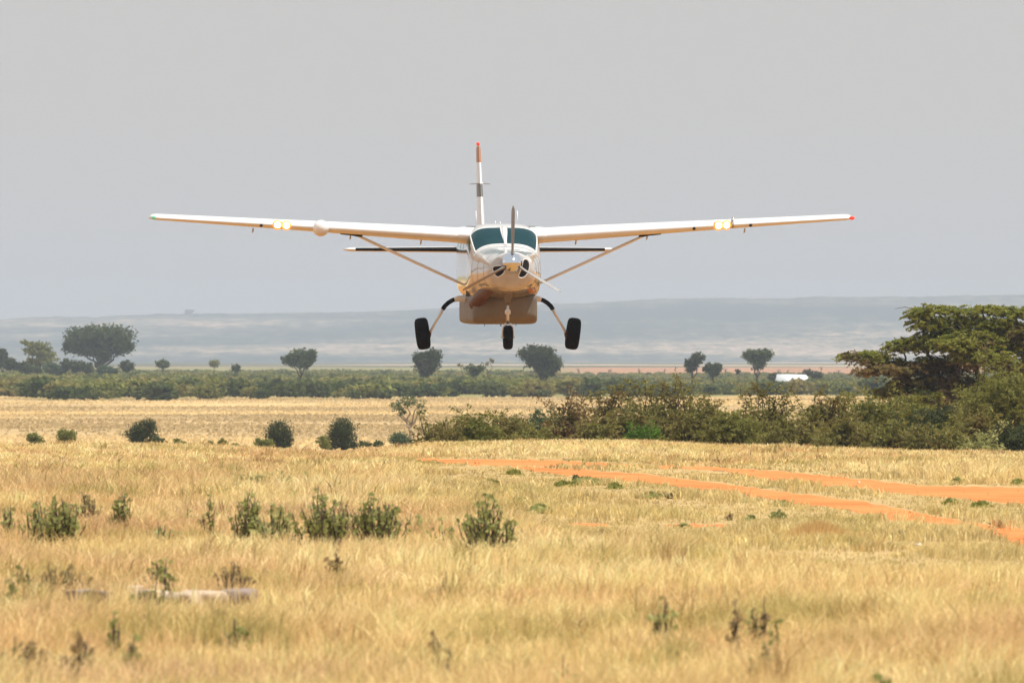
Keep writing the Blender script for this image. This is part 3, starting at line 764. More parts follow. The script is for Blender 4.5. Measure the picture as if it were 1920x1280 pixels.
    if s_ < 0:   # weather radar pod
        q = le_pt(4.09); V_, F_ = lathe([(-.36, .001), (-.355, .05), (-.33, .10), (-.27, .145), (-.16, .175), (0, .185), (.25, .17), (.6, .11), (.95, .02)], (q[0], q[1], q[2] - .015), 24)
        part('radar_pod', V_, [F_], M['white'], wing)
    else:
        q = le_pt(5.20); V_, F_ = box(q[0] - .012, q[0] + .012, q[1] - .03, q[1] + .25, q[2] - .07, q[2] + .17); part('stall_fence', V_, [F_], M['steel'], wing)
    # deice / root fairing
    rr = [wing_ring(a_, s_, k_, 0) for a_, k_ in ((.60, 1.12), (.86, 1.10), (1.0, 1.0))]
    V = np.concatenate(rr); F4 = [(i * k + j, i * k + (j + 1) % k, (i + 1) * k + (j + 1) % k, (i + 1) * k + j) for i in range(2) for j in range(k)]
    if s_ < 0: F4 = [f[::-1] for f in F4]
    part('root_fairing', V, [np.array(F4)], M['white'], wing)

# tailplane, fin
def surf(name, pts, mats, parent=plane, vertical=False):
    """pts: list of (span, le_y, z, chord, t/c, band index)"""
    R = []
    for sp, le, z, c, tk, _ in pts:
        P = airfoil(c, tk, 0)
        R.append(np.stack([P[:, 1], P[:, 0] + le, np.full(len(P), sp)], 1) if vertical else np.stack([np.full(len(P), sp), P[:, 0] + le, z + P[:, 1]], 1))
    k = len(R[0]); V = np.concatenate(R); F = []; mi = []
    for i in range(len(R) - 1):
        for j in range(k):
            F.append((i * k + j, i * k + (j + 1) % k, (i + 1) * k + (j + 1) % k, (i + 1) * k + j)); mi.append(pts[i][5] if pts[i][5] < 9 else (1 if 17 <= j <= 24 else 0))
    V = np.concatenate([V, [R[0].mean(0), R[-1].mean(0)]]); n_ = len(V); e_ = (len(R) - 1) * k
    T = [(n_ - 2, (j + 1) % k, j) for j in range(k)] + [(n_ - 1, e_ + j, e_ + (j + 1) % k) for j in range(k)]
    mi += [pts[0][5] % 9] * k + [pts[-1][5] % 9] * k
    return part(name, V, [np.array(F), np.array(T)], mats, parent, True, mi)
for s_ in (-1, 1):
    pts = [(s_ * a_, 10.85 + a_ * .03, 2.30, np.interp(a_, [.1, 3.12], [1.4, .9]), np.interp(a_, [.1, 3.12], [.105, .095]), b_) for a_, b_ in ((.12, 9), (1, 9), (2, 9), (2.86, 0), (2.98, 0))]
    pts.append((s_ * 3.10, 11.0, 2.30, .7, .06, 0)); surf('tailplane', pts, [M['white'], M['boot']])
fin_z = [(2.35, 0), (2.9, 0), (3.2, 0), (3.50, 2), (3.80, 0), (4.29, 1), (4.62, 1), (4.68, 1)]
pts = [(z, 9.9 + (z - 2.35) * .62, 0, np.interp(z, [2.35, 4.62, 4.68], [2.0, 1.0, .7]), np.interp(z, [2.35, 4.62, 4.68], [.085, .085, .06]), b_) for z, b_ in fin_z]
fin = surf('fin', pts, [M['white'], M['brown'], M['grey_band']], vertical=True)
V_, F_ = lathe([(-.07, .001), (-.06, .03), (0, .042), (.06, .03), (.07, .001)], (0, 11.75, 4.72), 14); part('beacon', V_, [F_], M['red_lamp'], fin)
V_, a4, a3 = tube(np.array([(-.23, 11.05, 3.79), (0, 10.85, 3.81), (.23, 11.05, 3.79)]), [.008, .014, .008], 6); part('whisker_antenna', V_, [a4, a3], M['steel'], fin)

# roof antennas
for x, y_, h_ in ((-.46, 5.4, .30), (.42, 4.6, .29), (-.1, 4.3, .06), (.05, 4.8, .05)):
    V_, F_ = box(x - .012, x + .012, y_, y_ + .12, 2.82, 2.84 + h_); V_[4:, 0] = x + (V_[4:, 0] - x) * .5; V_[4:, 1] += .07; part('antenna', V_, [F_], M['white'], plane, False)

# landing gear
def gear_wheel(cx, cy, cz, r, wd, tilt, parent):
    w_ = own(empty('wheel', (cx, cy - PIV, cz)), parent); w_.parent = parent; w_.rotation_euler = (0, tilt, 0)
    pf = [(-wd * .36, r * .56), (-wd * .47, r * .66), (-wd * .5, r * .8), (-wd * .43, r * .93), (-wd * .25, r * .99), (0, r), (wd * .25, r * .99), (wd * .43, r * .93), (wd * .5, r * .8), (wd * .47, r * .66), (wd * .36, r * .56)]
    V_, F_ = lathe(pf, (0, 0, 0), 32, 'x'); mesh_obj('tyre', V_, [F_], M['rubber'], w_)
    V_, F_ = lathe([(-wd * .36, .001), (-wd * .36, r * .2), (-wd * .3, r * .5), (-wd * .36, r * .57), (wd * .36, r * .57), (wd * .3, r * .5), (wd * .36, r * .2), (wd * .36, .001)], (0, 0, 0), 24, 'x'); mesh_obj('rim', V_, [F_], M['steel'], w_)
for s_ in (-1, 1):
    g = own(empty('main_gear', (s_ * .6, 0, 1.1)), plane); g.parent = plane
    def gp(name, V, F, mat):
        V = np.array(V, float).copy(); V -= np.array([s_ * .6, PIV, 1.1]); return mesh_obj(name, V, F, mat, g)
    V_, a4, a3 = tube(np.array([(s_ * .55, 5, 1.13), (s_ * .75, 5, 1.16), (s_ * .90, 5, 1.155), (s_ * .98, 5, 1.13)]), [.10, .075, .065, .055], 12); gp('fairing', V_, [a4, a3], M['white'])
    V_, a4, a3 = tube(np.array([(s_ * .95, 5, 1.145), (s_ * 1.03, 5, 1.115), (s_ * 1.12, 5, 1.06), (s_ * 1.2, 5, .985), (s_ * 1.245, 5, .91)]), [.047, .05, .05, .05, .05], 12); gp('rubber_sleeve', V_, [a4, a3], M['boot'])
    V_, a4, a3 = tube(np.array([(s_ * 1.23, 5, .95), (s_ * 1.30, 5, .80), (s_ * 1.42, 5, .60), (s_ * 1.50, 5, .45), (s_ * 1.545, 5, .38)]), [.036, .033, .03, .03, .035], 10); gp('leg', V_, [a4, a3], M['white'])
    V_, a4, a3 = tube(np.array([(s_ * 1.535, 5, .43), (s_ * 1.545, 5, .35), (s_ * 1.56, 5, .24)]), [.03, .045, .03], 8); gp('brake', V_, [a4, a3], M['rust'])
    V_ = np.array([(s_ * .6, 0, 1.1)]); w_ = None
    cx = s_ * 1.70
    ww = empty('wheel', (cx - s_ * .6, 0, .36 - 1.1)); ww.parent = g; ww.rotation_euler = (0, s_ * math.radians(7), 0)
    r, wd = .36, .29
    pf = [(-wd * .36, r * .56), (-wd * .47, r * .66), (-wd * .5, r * .8), (-wd * .43, r * .93), (-wd * .25, r * .99), (0, r), (wd * .25, r * .99), (wd * .43, r * .93), (wd * .5, r * .8), (wd * .47, r * .66), (wd * .36, r * .56)]
    g.location = (s_ * .6, 0, 1.1)
    V1, F1 = lathe(pf, (0, 0, 0), 36, 'x'); V2, F2 = lathe([(-wd * .37, .001), (-wd * .37, r * .2), (-wd * .3, r * .5), (-wd * .36, r * .57), (wd * .36, r * .57), (wd * .3, r * .5), (wd * .37, r * .2), (wd * .37, .001)], (0, 0, 0), 24, 'x')
    bpy.data.objects.remove(ww)
    rot = math.radians(7) * s_
    def place(V): 
        c, s = math.cos(rot), math.sin(rot); return np.stack([V[:, 0] * c + V[:, 2] * s + cx, V[:, 1] + 5, -V[:, 0] * s + V[:, 2] * c + .365], 1)
    gp('tyre', place(V1), [F1], M['rubber']); gp('rim', place(V2), [F2], M['steel'])
ng = empty('nose_gear', (0, 1.55 - PIV, 1.3)); ng.parent = plane
def np_(name, V, F, mat):
    V = np.array(V, float).copy(); V -= np.array([0, 1.55, 1.3]); return mesh_obj(name, V, F, mat, ng)
V_, a4, a3 = tube(np.array([(0, 1.6, 1.40), (0, 1.58, 1.28), (-.005, 1.56, 1.15), (-.01, 1.55, 1.03)]), [.125, .115, .085, .05], 14); np_('leg_fairing', V_, [a4, a3], M['pod'])
V_, a4, a3 = tube(np.array([(-.01, 1.55, 1.1), (-.01, 1.55, .58)]), [.038, .038], 12); np_('strut', V_, [a4, a3], M['steel'])
V_, a4, a3 = tube(np.array([(-.01, 1.55, .9), (-.01, 1.55, .88), (-.01, 1.55, .8), (-.01, 1.55, .79)]), [.04, .065, .065, .04], 12); np_('collar', V_, [a4, a3], M['white'])
A = Acc()
for a_, b_ in (((-.01, 1.5, .98), (-.01, 1.42, .84)), ((-.01, 1.42, .84), (-.01, 1.5, .66))):
    A.add(*tube(np.array([a_, b_]), [.018, .018], 6)[:2])
np_('torque_link', np.concatenate(A.V), [np.concatenate(A.F4)], M['white'])
fk = [(-.128, 1.55, .26), (-.13, 1.55, .40), (-.115, 1.55, .50), (-.06, 1.55, .575), (-.005, 1.55, .60), (.05, 1.55, .575), (.105, 1.55, .50), (.12, 1.55, .40), (.118, 1.55, .26)]
V_, a4, a3 = tube(np.array(fk), [.018, .02, .022, .03, .04, .03, .022, .02, .018], 8); np_('fork', V_, [a4, a3], M['white'])
V_, a4, a3 = tube(np.array([(-.155, 1.55, .275), (.145, 1.55, .275)]), [.016, .016], 8); np_('axle', V_, [a4, a3], M['steel'])
r, wd = .272, .205
pf = [(-wd * .36, r * .5), (-wd * .47, r * .66), (-wd * .5, r * .8), (-wd * .43, r * .91), (-wd * .25, r * .98), (0, r), (wd * .25, r * .98), (wd * .43, r * .91), (wd * .5, r * .8), (wd * .47, r * .66), (wd * .36, r * .5)]
V1, F1 = lathe(pf, (-.005, 1.55, .275), 36, 'x'); np_('tyre', V1, [F1], M['rubber'])
V1, F1 = lathe([(-wd * .38, .001), (-wd * .3, r * .3), (-wd * .36, r * .52), (wd * .36, r * .52), (wd * .3, r * .3), (wd * .38, .001)], (-.005, 1.55, .275), 24, 'x'); np_('rim', V1, [F1], M['steel'])
# ------------------------------------------------------------------ the big acacia at the right edge
D = 600.0
loc = grd(1803, D)
PADS = [(1753, 580, 48, 11), (1842, 580, 52, 10), (1906, 586, 42, 12), (1975, 588, 45, 14), (2040, 600, 45, 14), (1722, 592, 20, 8), (1746, 606, 44, 12), (1806, 598, 50, 13, .6), (1862, 608, 55, 16), (1925, 618, 60, 18), (1990, 620, 55, 18),
        (1697, 648, 40, 15), (1740, 642, 50, 17), (1806, 645, 60, 20, -.6), (1877, 640, 60, 22), (1945, 650, 60, 24), (2010, 650, 50, 22),
        (1622, 665, 44, 9), (1602, 668, 24, 6), (1645, 676, 45, 10), (1652, 694, 50, 12, -.5), (1700, 688, 55, 18), (1771, 684, 60, 22, .5), (1842, 668, 60, 24, -.8), (1910, 690, 60, 26),
        (1720, 716, 60, 18), (1790, 722, 70, 24), (1860, 730, 60, 26, .5), (1680, 735, 45, 14), (1770, 752, 50, 26, -.8), (1830, 765, 60, 28, -.8), (1900, 760, 60, 28, -.8), (1795, 785, 50, 24, -.5), (1730, 745, 40, 16, -.4), (1775, 622, 48, 14, .3), (1830, 627, 45, 14, -.4)]
bl = blob_px(D, loc, PADS, .9)
bl = [(a, b * 1.5, c, d, e, f) for a, b, c, d, e, f in bl]
P, Cn, kk = crown_points(bl, 150000, 26, .13, flat=.22, shell=.15, spray=.34, rise=.02, zd=.12)
root = empty('acacia_tree', loc)
V, F = leaves(P, .048, 2.8, .55)
dry = fbm(P[:, 0] * 1.1, P[:, 2] * 2.2, 14, 3) + .25 * (P[:, 2] < 3.6) - .12 * (P[:, 2] > 4.6) > .6
own(mesh_obj('crown', V, F, [M['leaf_acacia'], M['leaf_acacia_dry']], root, smooth=False, mat_idx=dry.astype(int)), root)
A = Acc()
fk = np.array([0, 0, .9]); A.add(*tube(curve((0, 0, -.3), fk, 5, .05), np.linspace(.24, .2, 5), 9))
mains = []
for tx, ty_, tz_ in ((1700, 700, 0), (1735, 640, .3), (1790, 620, -.3), (1850, 620, .2), (1905, 640, 0), (1960, 650, .4)):
    e = np.array([wx(tx, D) - loc[0], tz_, wz(ty_, D) - loc[2]]); c = curve(fk, e, 9, .09, -.05); mains.append(c); A.add(*tube(c, np.linspace(.13, .04, 9), 7))
allm = np.concatenate(mains)
for b in bl:
    e = np.array(b[:3]) - [0, 0, b[5] * .5]; s0 = allm[np.argmin(np.linalg.norm(allm - e, axis=1) + np.maximum(0, allm[:, 2] - e[2]) * 2)]
    c = curve(s0, e, 6, .12, .08); A.add(*tube(c, np.linspace(.05, .02, 6), 5))
    for _ in range(9):
        e2 = np.array(b[:3]) + rng.normal(size=3) * [b[3] * .5, b[4] * .5, b[5] * .3]; A.add(*tube(curve(e, e2, 4, .15), np.linspace(.018, .006, 4), 4))
own(A.build('trunk', M['bark'], root), root)
tag(root, 'large flat-topped acacia tree with layered green canopies above the bushes at the right edge', 'acacia tree')

# ------------------------------------------------------------------ thorn bushes behind the grass ridge (right half)
def bush(cx, top_y, wd, D, label, lm='leaf_thorn', n=9000, ls=.055, cat='bush', name='thorn_bush', spiky=0.0, extra=(), up=.15, flat=.7, base=None, fullness=1.0):
    loc = grd(cx, D); m = D / FP; zt = (wz(top_y, D) - loc[2]) * 1.07; rx = wd * m / 2
    rx *= 1.18; bl = []
    nb = max(5, int(8 * fullness))
    for i in range(nb):
        a = -.85 + 1.7 * (i + rng.uniform(.2, .8)) / nb; r = rng.uniform(.26, .42) * rx
        h = zt * (1.0 - .32 * a * a - rng.uniform(0, .12)); rz = min(h * .42, rng.uniform(.2, .36) * zt)
        bl.append((a * rx, rng.uniform(-.5, .5) * rx, h - rz, r, r, rz))
        bl.append((a * rx * .95, rng.uniform(-.5, .5) * rx, h * .42, r * 1.15, r * 1.1, h * .42))
    arcs = []
    for k in range(int(2 + spiky * 6)):
        a = rng.uniform(-.85, .85) * rx; h0 = zt * rng.uniform(.5, .8); L = zt * rng.uniform(.22, .5); th_ = rng.uniform(.7, 2.44) + (-.25 * a / rx)
        e = np.array([a + math.cos(th_) * L, rng.uniform(-.3, .3) * rx, h0 + math.sin(th_) * L]); c = curve((a, e[1] * .5, h0), e, 7, .1, .10); arcs.append((c, .038))
    for b in blob_px(D, loc, extra):
        st = np.array([b[0] + rng.uniform(-.3, .3) * rx, 0, zt * .6])
        for sg in (-1, 1):
            e = np.array([b[0] + sg * b[3], b[1], b[2] - .02]); c = curve(st, e, 8, .06, 0.0); c[:, 2] = st[2] + (e[2] - st[2]) * np.sin(np.linspace(0, 1, 8) * 1.65) ** .9; arcs.append((c, .04))
            for _ in range(2):
                k_ = rng.integers(4, 7); e2 = c[k_] + np.array([rng.uniform(-.3, .3), rng.uniform(-.2, .2), rng.uniform(-.02, .12)]); arcs.append((curve(c[k_], e2, 4, .1), .035))
    o = woody(name, loc, bl, int(n * 1.9), ls * .66, M[lm], M['bark'], tr=.05, limbs=60, per=24, spread=.17, up=up, shell=.4, aspect=2.6, flat=flat, fork=.25, spray=.26 + .05 * zt, rise=.3, arcs=arcs)
    return tag(o, label, cat, 'thorn bushes behind the grass ridge')
bush(812, 792, 50, 480, 'sparse spiky dark bush at the left end of the long thicket', n=3500, spiky=1.2)
bush(842, 800, 50, 478, 'small low bush between the spiky end bush and the rounded olive bushes', n=3500, spiky=.5)
bush(884, 772, 95, 480, 'rounded olive bush right below the nose wheel left part of the thicket', 'leaf_olive', 9500)
bush(952, 777, 90, 482, 'olive-brown bush below the nose wheel of the aircraft', 'leaf_thorn', 9000, spiky=.4)
bush(1022, 768, 95, 560, 'bluish-green bush behind the front thicket below the right tree crown', 'leaf_blue', 8000, ls=.06)
bush(1068, 752, 70, 485, 'brownish spiky bush standing up in front of the bluish bush', 'leaf_brown', 7500, spiky=1.5)
bush(1010, 796, 80, 470, 'low brown bush in front of the bluish-green bush', 'leaf_thorn', 6000)
bush(1118, 788, 70, 472, 'low rounded bush left of the bright green bush', 'leaf_thorn', 6500)
bush(1172, 752, 110, 490, 'thorny bush with flat branch sprays reaching left above it', 'leaf_thorn', 12000, spiky=.8, extra=[(1132, 733, 26, 5), (1118, 742, 14, 4), (1150, 745, 22, 5), (1192, 712, 20, 4), (1205, 722, 16, 4), (1158, 722, 10, 3), (1180, 735, 14, 5)], up=.4)
bush(1207, 794, 52, 450, 'small bright green round bush in front of the dark thicket', 'leaf_bright', 6500, ls=.05, name='green_bush')
bush(1250, 748, 120, 492, 'tall dark bush behind the bright green bush with twigs rising to a flat spray', 'leaf_thorn', 13000, spiky=.8, extra=[(1262, 716, 20, 4), (1240, 722, 16, 4), (1275, 728, 14, 4), (1222, 738, 18, 5), (1288, 740, 16, 5)], up=.4)
bush(1316, 752, 90, 484, 'dark dense bush just right of the flat-spray bush', 'leaf_thorn', 10500, spiky=.5)
bush(1372, 772, 85, 478, 'mid-height olive bush between two taller dark bushes', 'leaf_olive', 8500)
bush(1432, 758, 95, 488, 'bush with a bare-branched crown leaning left above its dark base', 'leaf_thorn', 10500, spiky=1.0, extra=[(1425, 716, 16, 5), (1440, 726, 24, 5), (1452, 738, 22, 6), (1462, 750, 20, 5), (1478, 758, 14, 5), (1412, 737, 14, 3)], up=.4)
bush(1490, 782, 90, 476, 'low dark bush below the bare-branched crown', 'leaf_thorn', 9000)
bush(1548, 758, 95, 486, 'spiky bush with arching twigs left of the tall green bushes', 'leaf_thorn', 10500, spiky=.9, extra=[(1566, 738, 16, 5), (1550, 748, 20, 5), (1580, 745, 10, 4), (1532, 764, 16, 5)], up=.4)
bush(1618, 738, 110, 492, 'tall olive bush in front of the left tip of the acacia', 'leaf_olive', 14000, spiky=.5)
bush(1586, 782, 80, 470, 'low brown-green bush at the foot of the tall olive bush', 'leaf_thorn', 8000)
bush(1692, 738, 120, 496, 'broad olive bush below the middle of the acacia', 'leaf_olive', 15000, spiky=.6)
bush(1668, 790, 100, 468, 'low bush at the foot of the broad olive bush', 'leaf_thorn', 8500)
bush(1762, 758, 120, 488, 'dark bush below the acacia trunk', 'leaf_dark', 12000, spiky=.3)
bush(1752, 795, 110, 466, 'low brownish bush in front of the dark bush under the acacia', 'leaf_thorn', 8500)
bush(1885, 686, 150, 480, 'tall light-green feathery bush at the right edge before the acacia', 'leaf_olive', 24000, ls=.05, spiky=.9, up=.3, name='feathery_bush')
bush(1832, 770, 90, 474, 'mid-green bush just left of the feathery bush', 'leaf_thorn', 10000)
bush(1905, 790, 100, 462, 'dark bush in the right corner at the foot of the feathery bush', 'leaf_dark', 9000)
bush(1838, 812, 60, 452, 'small pale dry shrub in front of the dark bush at right', 'leaf_herb', 3500)
bush(1975, 740, 130, 486, 'tall bush just past the right edge of the photo', 'leaf_thorn', 9000)

# ------------------------------------------------------------------ trees and bushes of the middle distance
def far(name, cat, D, base, blobs, label, lm='leaf_far', n=3000, ls=None, tr=.2, bark='bark', group=None, depth=.8, **kw):
    loc = grd(base, D); m = D / FP
    if 'lz' in kw: loc = (loc[0], loc[1], wz(kw.pop('lz'), D))
    bl = blob_px(D, loc, blobs, depth)
    o = woody(name, loc, bl, n, ls or 2.1 * m, M[lm], M[bark], tr=tr, limbs=kw.pop('limbs', 16), per=kw.pop('per', 20), spread=kw.pop('spread', .2), shell=.45, **kw)
    return tag(o, label, cat, group)
G1 = 'round bushes on the tan field'
D1 = 935
far('round_bush', 'bush', D1, 66, [(62, 822, 12, 11), (74, 826, 10, 9)], 'small round green bush nearest the left edge on the tan field', 'leaf_tuft', 1500, tr=.05, group=G1)
far('round_bush', 'bush', D1, 125, [(120, 816, 14, 13), (132, 819, 12, 12)], 'small round green bush second from the left edge on the tan field', 'leaf_tuft', 1900, tr=.05, group=G1)
far('round_bush', 'bush', D1, 264, [(272, 803, 20, 17), (255, 815, 20, 17), (268, 820, 24, 14), (281, 797, 12, 11)], 'large dark lopsided bush left of centre on the tan field', 'leaf_dark', 5000, tr=.08, group=G1)
far('low_bush', 'bush', D1 - 10, 300, [(296, 826, 10, 8), (306, 827, 6, 6)], 'small dark low bush at the right foot of the lopsided bush', 'leaf_far', 700, tr=.03, group=G1)
far('low_bush', 'bush', D1 - 10, 337, [(332, 828, 8, 7), (343, 831, 8, 4)], 'pale low bush alone right of the lopsided bush', 'leaf_tuft', 600, tr=.03, group=G1)
far('low_bush', 'bush', D1 - 10, 418, [(416, 831, 9, 8)], 'small green low bush midway between the two dark bushes', 'leaf_olive', 700, tr=.03, group=G1)
far('low_bush', 'bush', D1 - 10, 442, [(440, 834, 9, 4)], 'faint flat bush right of the small green one', 'leaf_tuft', 300, tr=.03, group=G1)
far('low_bush', 'bush', D1 - 10, 395, [(394, 832, 7, 5)], 'faint tiny bush left of the small green one', 'leaf_tuft', 300, tr=.03, group=G1)
far('round_bush', 'bush', D1, 524, [(524, 806, 25, 18), (516, 815, 20, 20), (534, 822, 17, 20), (522, 835, 22, 12)], 'tall dark barrel-shaped bush with a green shrub at its left', 'leaf_dark', 6000, tr=.08, group=G1)
far('low_bush', 'bush', D1 - 12, 492, [(486, 830, 10, 8), (501, 832, 12, 9)], 'green low shrub at the left foot of the barrel-shaped bush', 'leaf_tuft', 1500, tr=.03, group=G1)
far('round_bush', 'bush', D1, 642, [(642, 803, 24, 19), (640, 822, 27, 20), (650, 836, 20, 14), (630, 838, 17, 10)], 'tall dark egg-shaped bush left of the bare-stemmed tree', 'leaf_dark', 6500, tr=.08, group=G1)
far('low_bush', 'bush', D1 - 12, 607, [(605, 828, 12, 11), (612, 834, 10, 8)], 'green low shrub at the left foot of the egg-shaped bush', 'leaf_tuft', 1200, tr=.03, group=G1)
far('low_bush', 'bush', D1, 690, [(684, 832, 12, 6), (706, 832, 14, 6)], 'faint greyish low shrub right of the egg-shaped bush', 'leaf_far', 900, tr=.03, group=G1)
far('low_bush', 'bush', 960, 752, [(748, 824, 18, 14), (765, 832, 12, 8)], 'grey-green shrub at the foot of the bare-stemmed tree', 'leaf_blue', 2200, tr=.04, group=G1)
far('bare_stemmed_tree', 'tree', 1000, 770, [(762, 752, 22, 11), (785, 756, 16, 9), (742, 763, 16, 9), (790, 770, 9, 9), (752, 772, 10, 7)], 'thin tree with pale forked bare stems and a flat sparse crown on the tan field', 'leaf_blue', 1200, tr=.11, bark='bark_pale', limbs=30, fork=.42)

G2 = 'trees of the far tree line'
far('umbrella_tree', 'tree', 3600, 188, [(150, 633, 30, 18), (185, 628, 32, 18), (220, 632, 28, 20), (140, 652, 20, 10), (165, 655, 26, 12), (195, 655, 28, 14), (225, 650, 24, 14), (242, 650, 12, 8), (188, 672, 14, 10)],
    'large umbrella-shaped tree, biggest of the left tree line', 'leaf_far', 9500, ls=.34, tr=.45, group=G2, spread=.24)
far('thin_crowned_tree', 'tree', 3500, 70, [(55, 645, 26, 6), (75, 650, 24, 8), (70, 660, 30, 8), (90, 662, 16, 8), (78, 678, 30, 10)], 'brown-green tree with a thin flat crown left of the umbrella tree', 'leaf_olive', 3500, ls=.3, tr=.3, group=G2)
far('edge_tree', 'tree', 3500, 6, [(2, 664, 13, 12), (8, 680, 14, 12)], 'dark tree cut by the left edge of the photo', 'leaf_dark', 1500, ls=.3, tr=.3, group=G2)
for q, (a, b, c, lab) in enumerate([(30, 684, 24, 'dark rounded bush between the edge tree and the thin-crowned tree'), (56, 690, 20, 'dark bush below the left half of the thin-crowned tree'), (100, 690, 22, 'dark bush below the right half of the thin-crowned tree'), (132, 684, 20, 'brownish-green bush directly left of the umbrella tree trunk'), (158, 687, 18, 'dark bush touching the umbrella tree trunk on its left'), (200, 694, 20, 'low green bush under the umbrella tree')]):
    far('dark_bush', 'bush', 3300, a, [(a - c * .3, b, c * .6, 10), (a + c * .4, b + 3, c * .6, 9)], lab, ['leaf_dark', 'leaf_far', 'leaf_blue'][q % 3], 1300, ls=.28, tr=.15, group=G2)
far('round_tree', 'tree', 3300, 237, [(237, 686, 13, 9)], 'small dark ball-shaped tree right of the umbrella tree', 'leaf_dark', 1400, ls=.22, tr=.15, group=G2)
far('round_tree', 'tree', 3600, 305, [(305, 683, 12, 7)], 'small green round tree, second ball right of the umbrella tree', 'leaf_far', 800, ls=.25, tr=.15, group=G2)
far('round_tree', 'tree', 3900, 402, [(402, 681, 10, 6)], 'pale small round tree on the skyline left of the brushy tree', 'leaf_olive', 600, ls=.27, tr=.15, group=G2)
far('round_tree', 'tree', 3400, 442, [(442, 690, 9, 6)], 'tiny dark round tree low in the scrub left of the broad tree', 'leaf_dark', 600, ls=.22, tr=.12, group=G2)
far('broad_tree', 'tree', 3000, 565, [(545, 674, 16, 12), (562, 672, 22, 15), (582, 667, 13, 11), (565, 682, 20, 8)], 'broad dark tree leaning right above the scrub left of the left wheel', 'leaf_far', 4200, ls=.25, tr=.22, group=G2)
far('narrow_tree', 'tree', 2300, 521, [(521, 719, 11, 9), (520, 731, 6, 8)], 'small dark narrow tree at the lower edge of the scrub', 'leaf_dark', 1500, ls=.16, tr=.2, group=G2)
far('dark_bush', 'bush', 2280, 505, [(503, 735, 12, 6)], 'low dark bush touching the narrow tree', 'leaf_blue', 700, ls=.16, tr=.08, group=G2)
far('funnel_tree', 'tree', 2600, 799, [(790, 672, 15, 13), (812, 670, 16, 16), (801, 684, 22, 14), (800, 698, 12, 10)], 'dark funnel-shaped tree right below the left main wheel', 'leaf_dark', 5200, ls=.2, tr=.25, group=G2)
far('leaning_tree', 'tree', 2600, 1020, [(992, 662, 20, 14), (1014, 662, 24, 16), (1005, 676, 22, 14), (1034, 682, 18, 18), (1022, 694, 20, 12)], 'large dark wind-leaned tree between the nose wheel and right wheel', 'leaf_dark', 7500, ls=.2, tr=.3, group=G2)
far('dark_bush', 'bush', 2700, 890, [(882, 690, 12, 6), (897, 691, 14, 6), (889, 699, 8, 8)], 'small dark bush between the funnel tree and the leaning tree', 'leaf_far', 1200, ls=.18, tr=.12, group=G2)
far('bare_tree', 'tree', 2900, 917, [(910, 682, 9, 5), (921, 676, 6, 5)], 'nearly leafless twiggy tree right of the small dark bush', 'leaf_brown', 160, ls=.16, tr=.16, limbs=50, group=G2)
far('bare_tree', 'tree', 2950, 870, [(862, 684, 12, 5), (880, 682, 8, 5)], 'faint leafless twiggy tree right of the funnel tree', 'leaf_brown', 120, ls=.16, tr=.14, limbs=50, group=G2)
far('cleft_tree', 'tree', 2700, 1297, [(1295, 685, 12, 13), (1309, 671, 13, 9), (1301, 678, 10, 12)], 'dark cleft tree, leftmost of the three right of the aircraft', 'leaf_dark', 2700, ls=.2, tr=.2, group=G2)
far('squat_tree', 'tree', 2700, 1337, [(1330, 690, 11, 9), (1344, 690, 11, 9), (1337, 698, 10, 8)], 'squat dark tree, middle of the three right of the aircraft', 'leaf_dark', 2100, ls=.2, tr=.2, group=G2)
far('heart_tree', 'tree', 2900, 1419, [(1408, 666, 14, 12), (1432, 666, 16, 13), (1420, 680, 16, 12)], 'heart-shaped dark tree, rightmost of the three, left of the white roof', 'leaf_far', 3400, ls=.22, tr=.25, group=G2)
far('round_tree', 'tree', 2900, 1384, [(1383, 696, 5, 5)], 'tiny dark tree between the squat tree and the heart-shaped tree', 'leaf_dark', 300, ls=.17, tr=.1, group=G2)
far('dark_bush', 'bush', 2950, 1525, [(1516, 699, 12, 6), (1532, 703, 12, 6)], 'low dark bush behind the right end of the white roof', 'leaf_dark', 1100, ls=.2, tr=.1, group=G2)
far('dark_bush', 'bush', 2950, 1450, [(1450, 706, 10, 7)], 'low dark bush at the left end of the white roof', 'leaf_dark', 800, ls=.2, tr=.1, group=G2)
far('ridge_tree', 'tree', 25000, 352, [(352, 585, 8, 4), (357, 583, 6, 3)], 'faint lone tree on the crest of the left hills', 'leaf_far', 500, ls=1.6, tr=1.0, lz=592.5)

# ------------------------------------------------------------------ scrub belt: single bushes along its edge, the mass behind
def proto(lm, n, seed):
    r_ = [(rng.uniform(-.7, .7), rng.uniform(-.5, .5), rng.uniform(.55, .95), rng.uniform(.6, .95), .8, rng.uniform(.5, .7)) for _ in range(5)]
    P, Cn, kk = crown_points(r_, n, 14, .22, shell=.45); P[:, 2] = np.maximum(P[:, 2], .02)
    V, F = leaves(P, .26, 1.5); return V, F
protos = [proto(None, 420, i) for i in range(5)]
lms = ['leaf_belt', 'leaf_belt_dark', 'leaf_belt', 'leaf_far']
pm = []
for q in range(8):
    root = empty('scrub_bush', (0, 0, 0)); V, F = protos[q % 5]
    own(mesh_obj('crown', V, F, M[lms[q % 4]], root, smooth=False), root)
    A = Acc()
    for _ in range(6): A.add(*tube(curve((0, 0, -.2), (rng.uniform(-.7, .7), rng.uniform(-.5, .5), rng.uniform(.6, 1.1)), 4, .1), np.linspace(.06, .02, 4), 4))
    own(A.build('trunk', M['bark'], root), root); pm.append(root)
n_edge = 130; used = set()
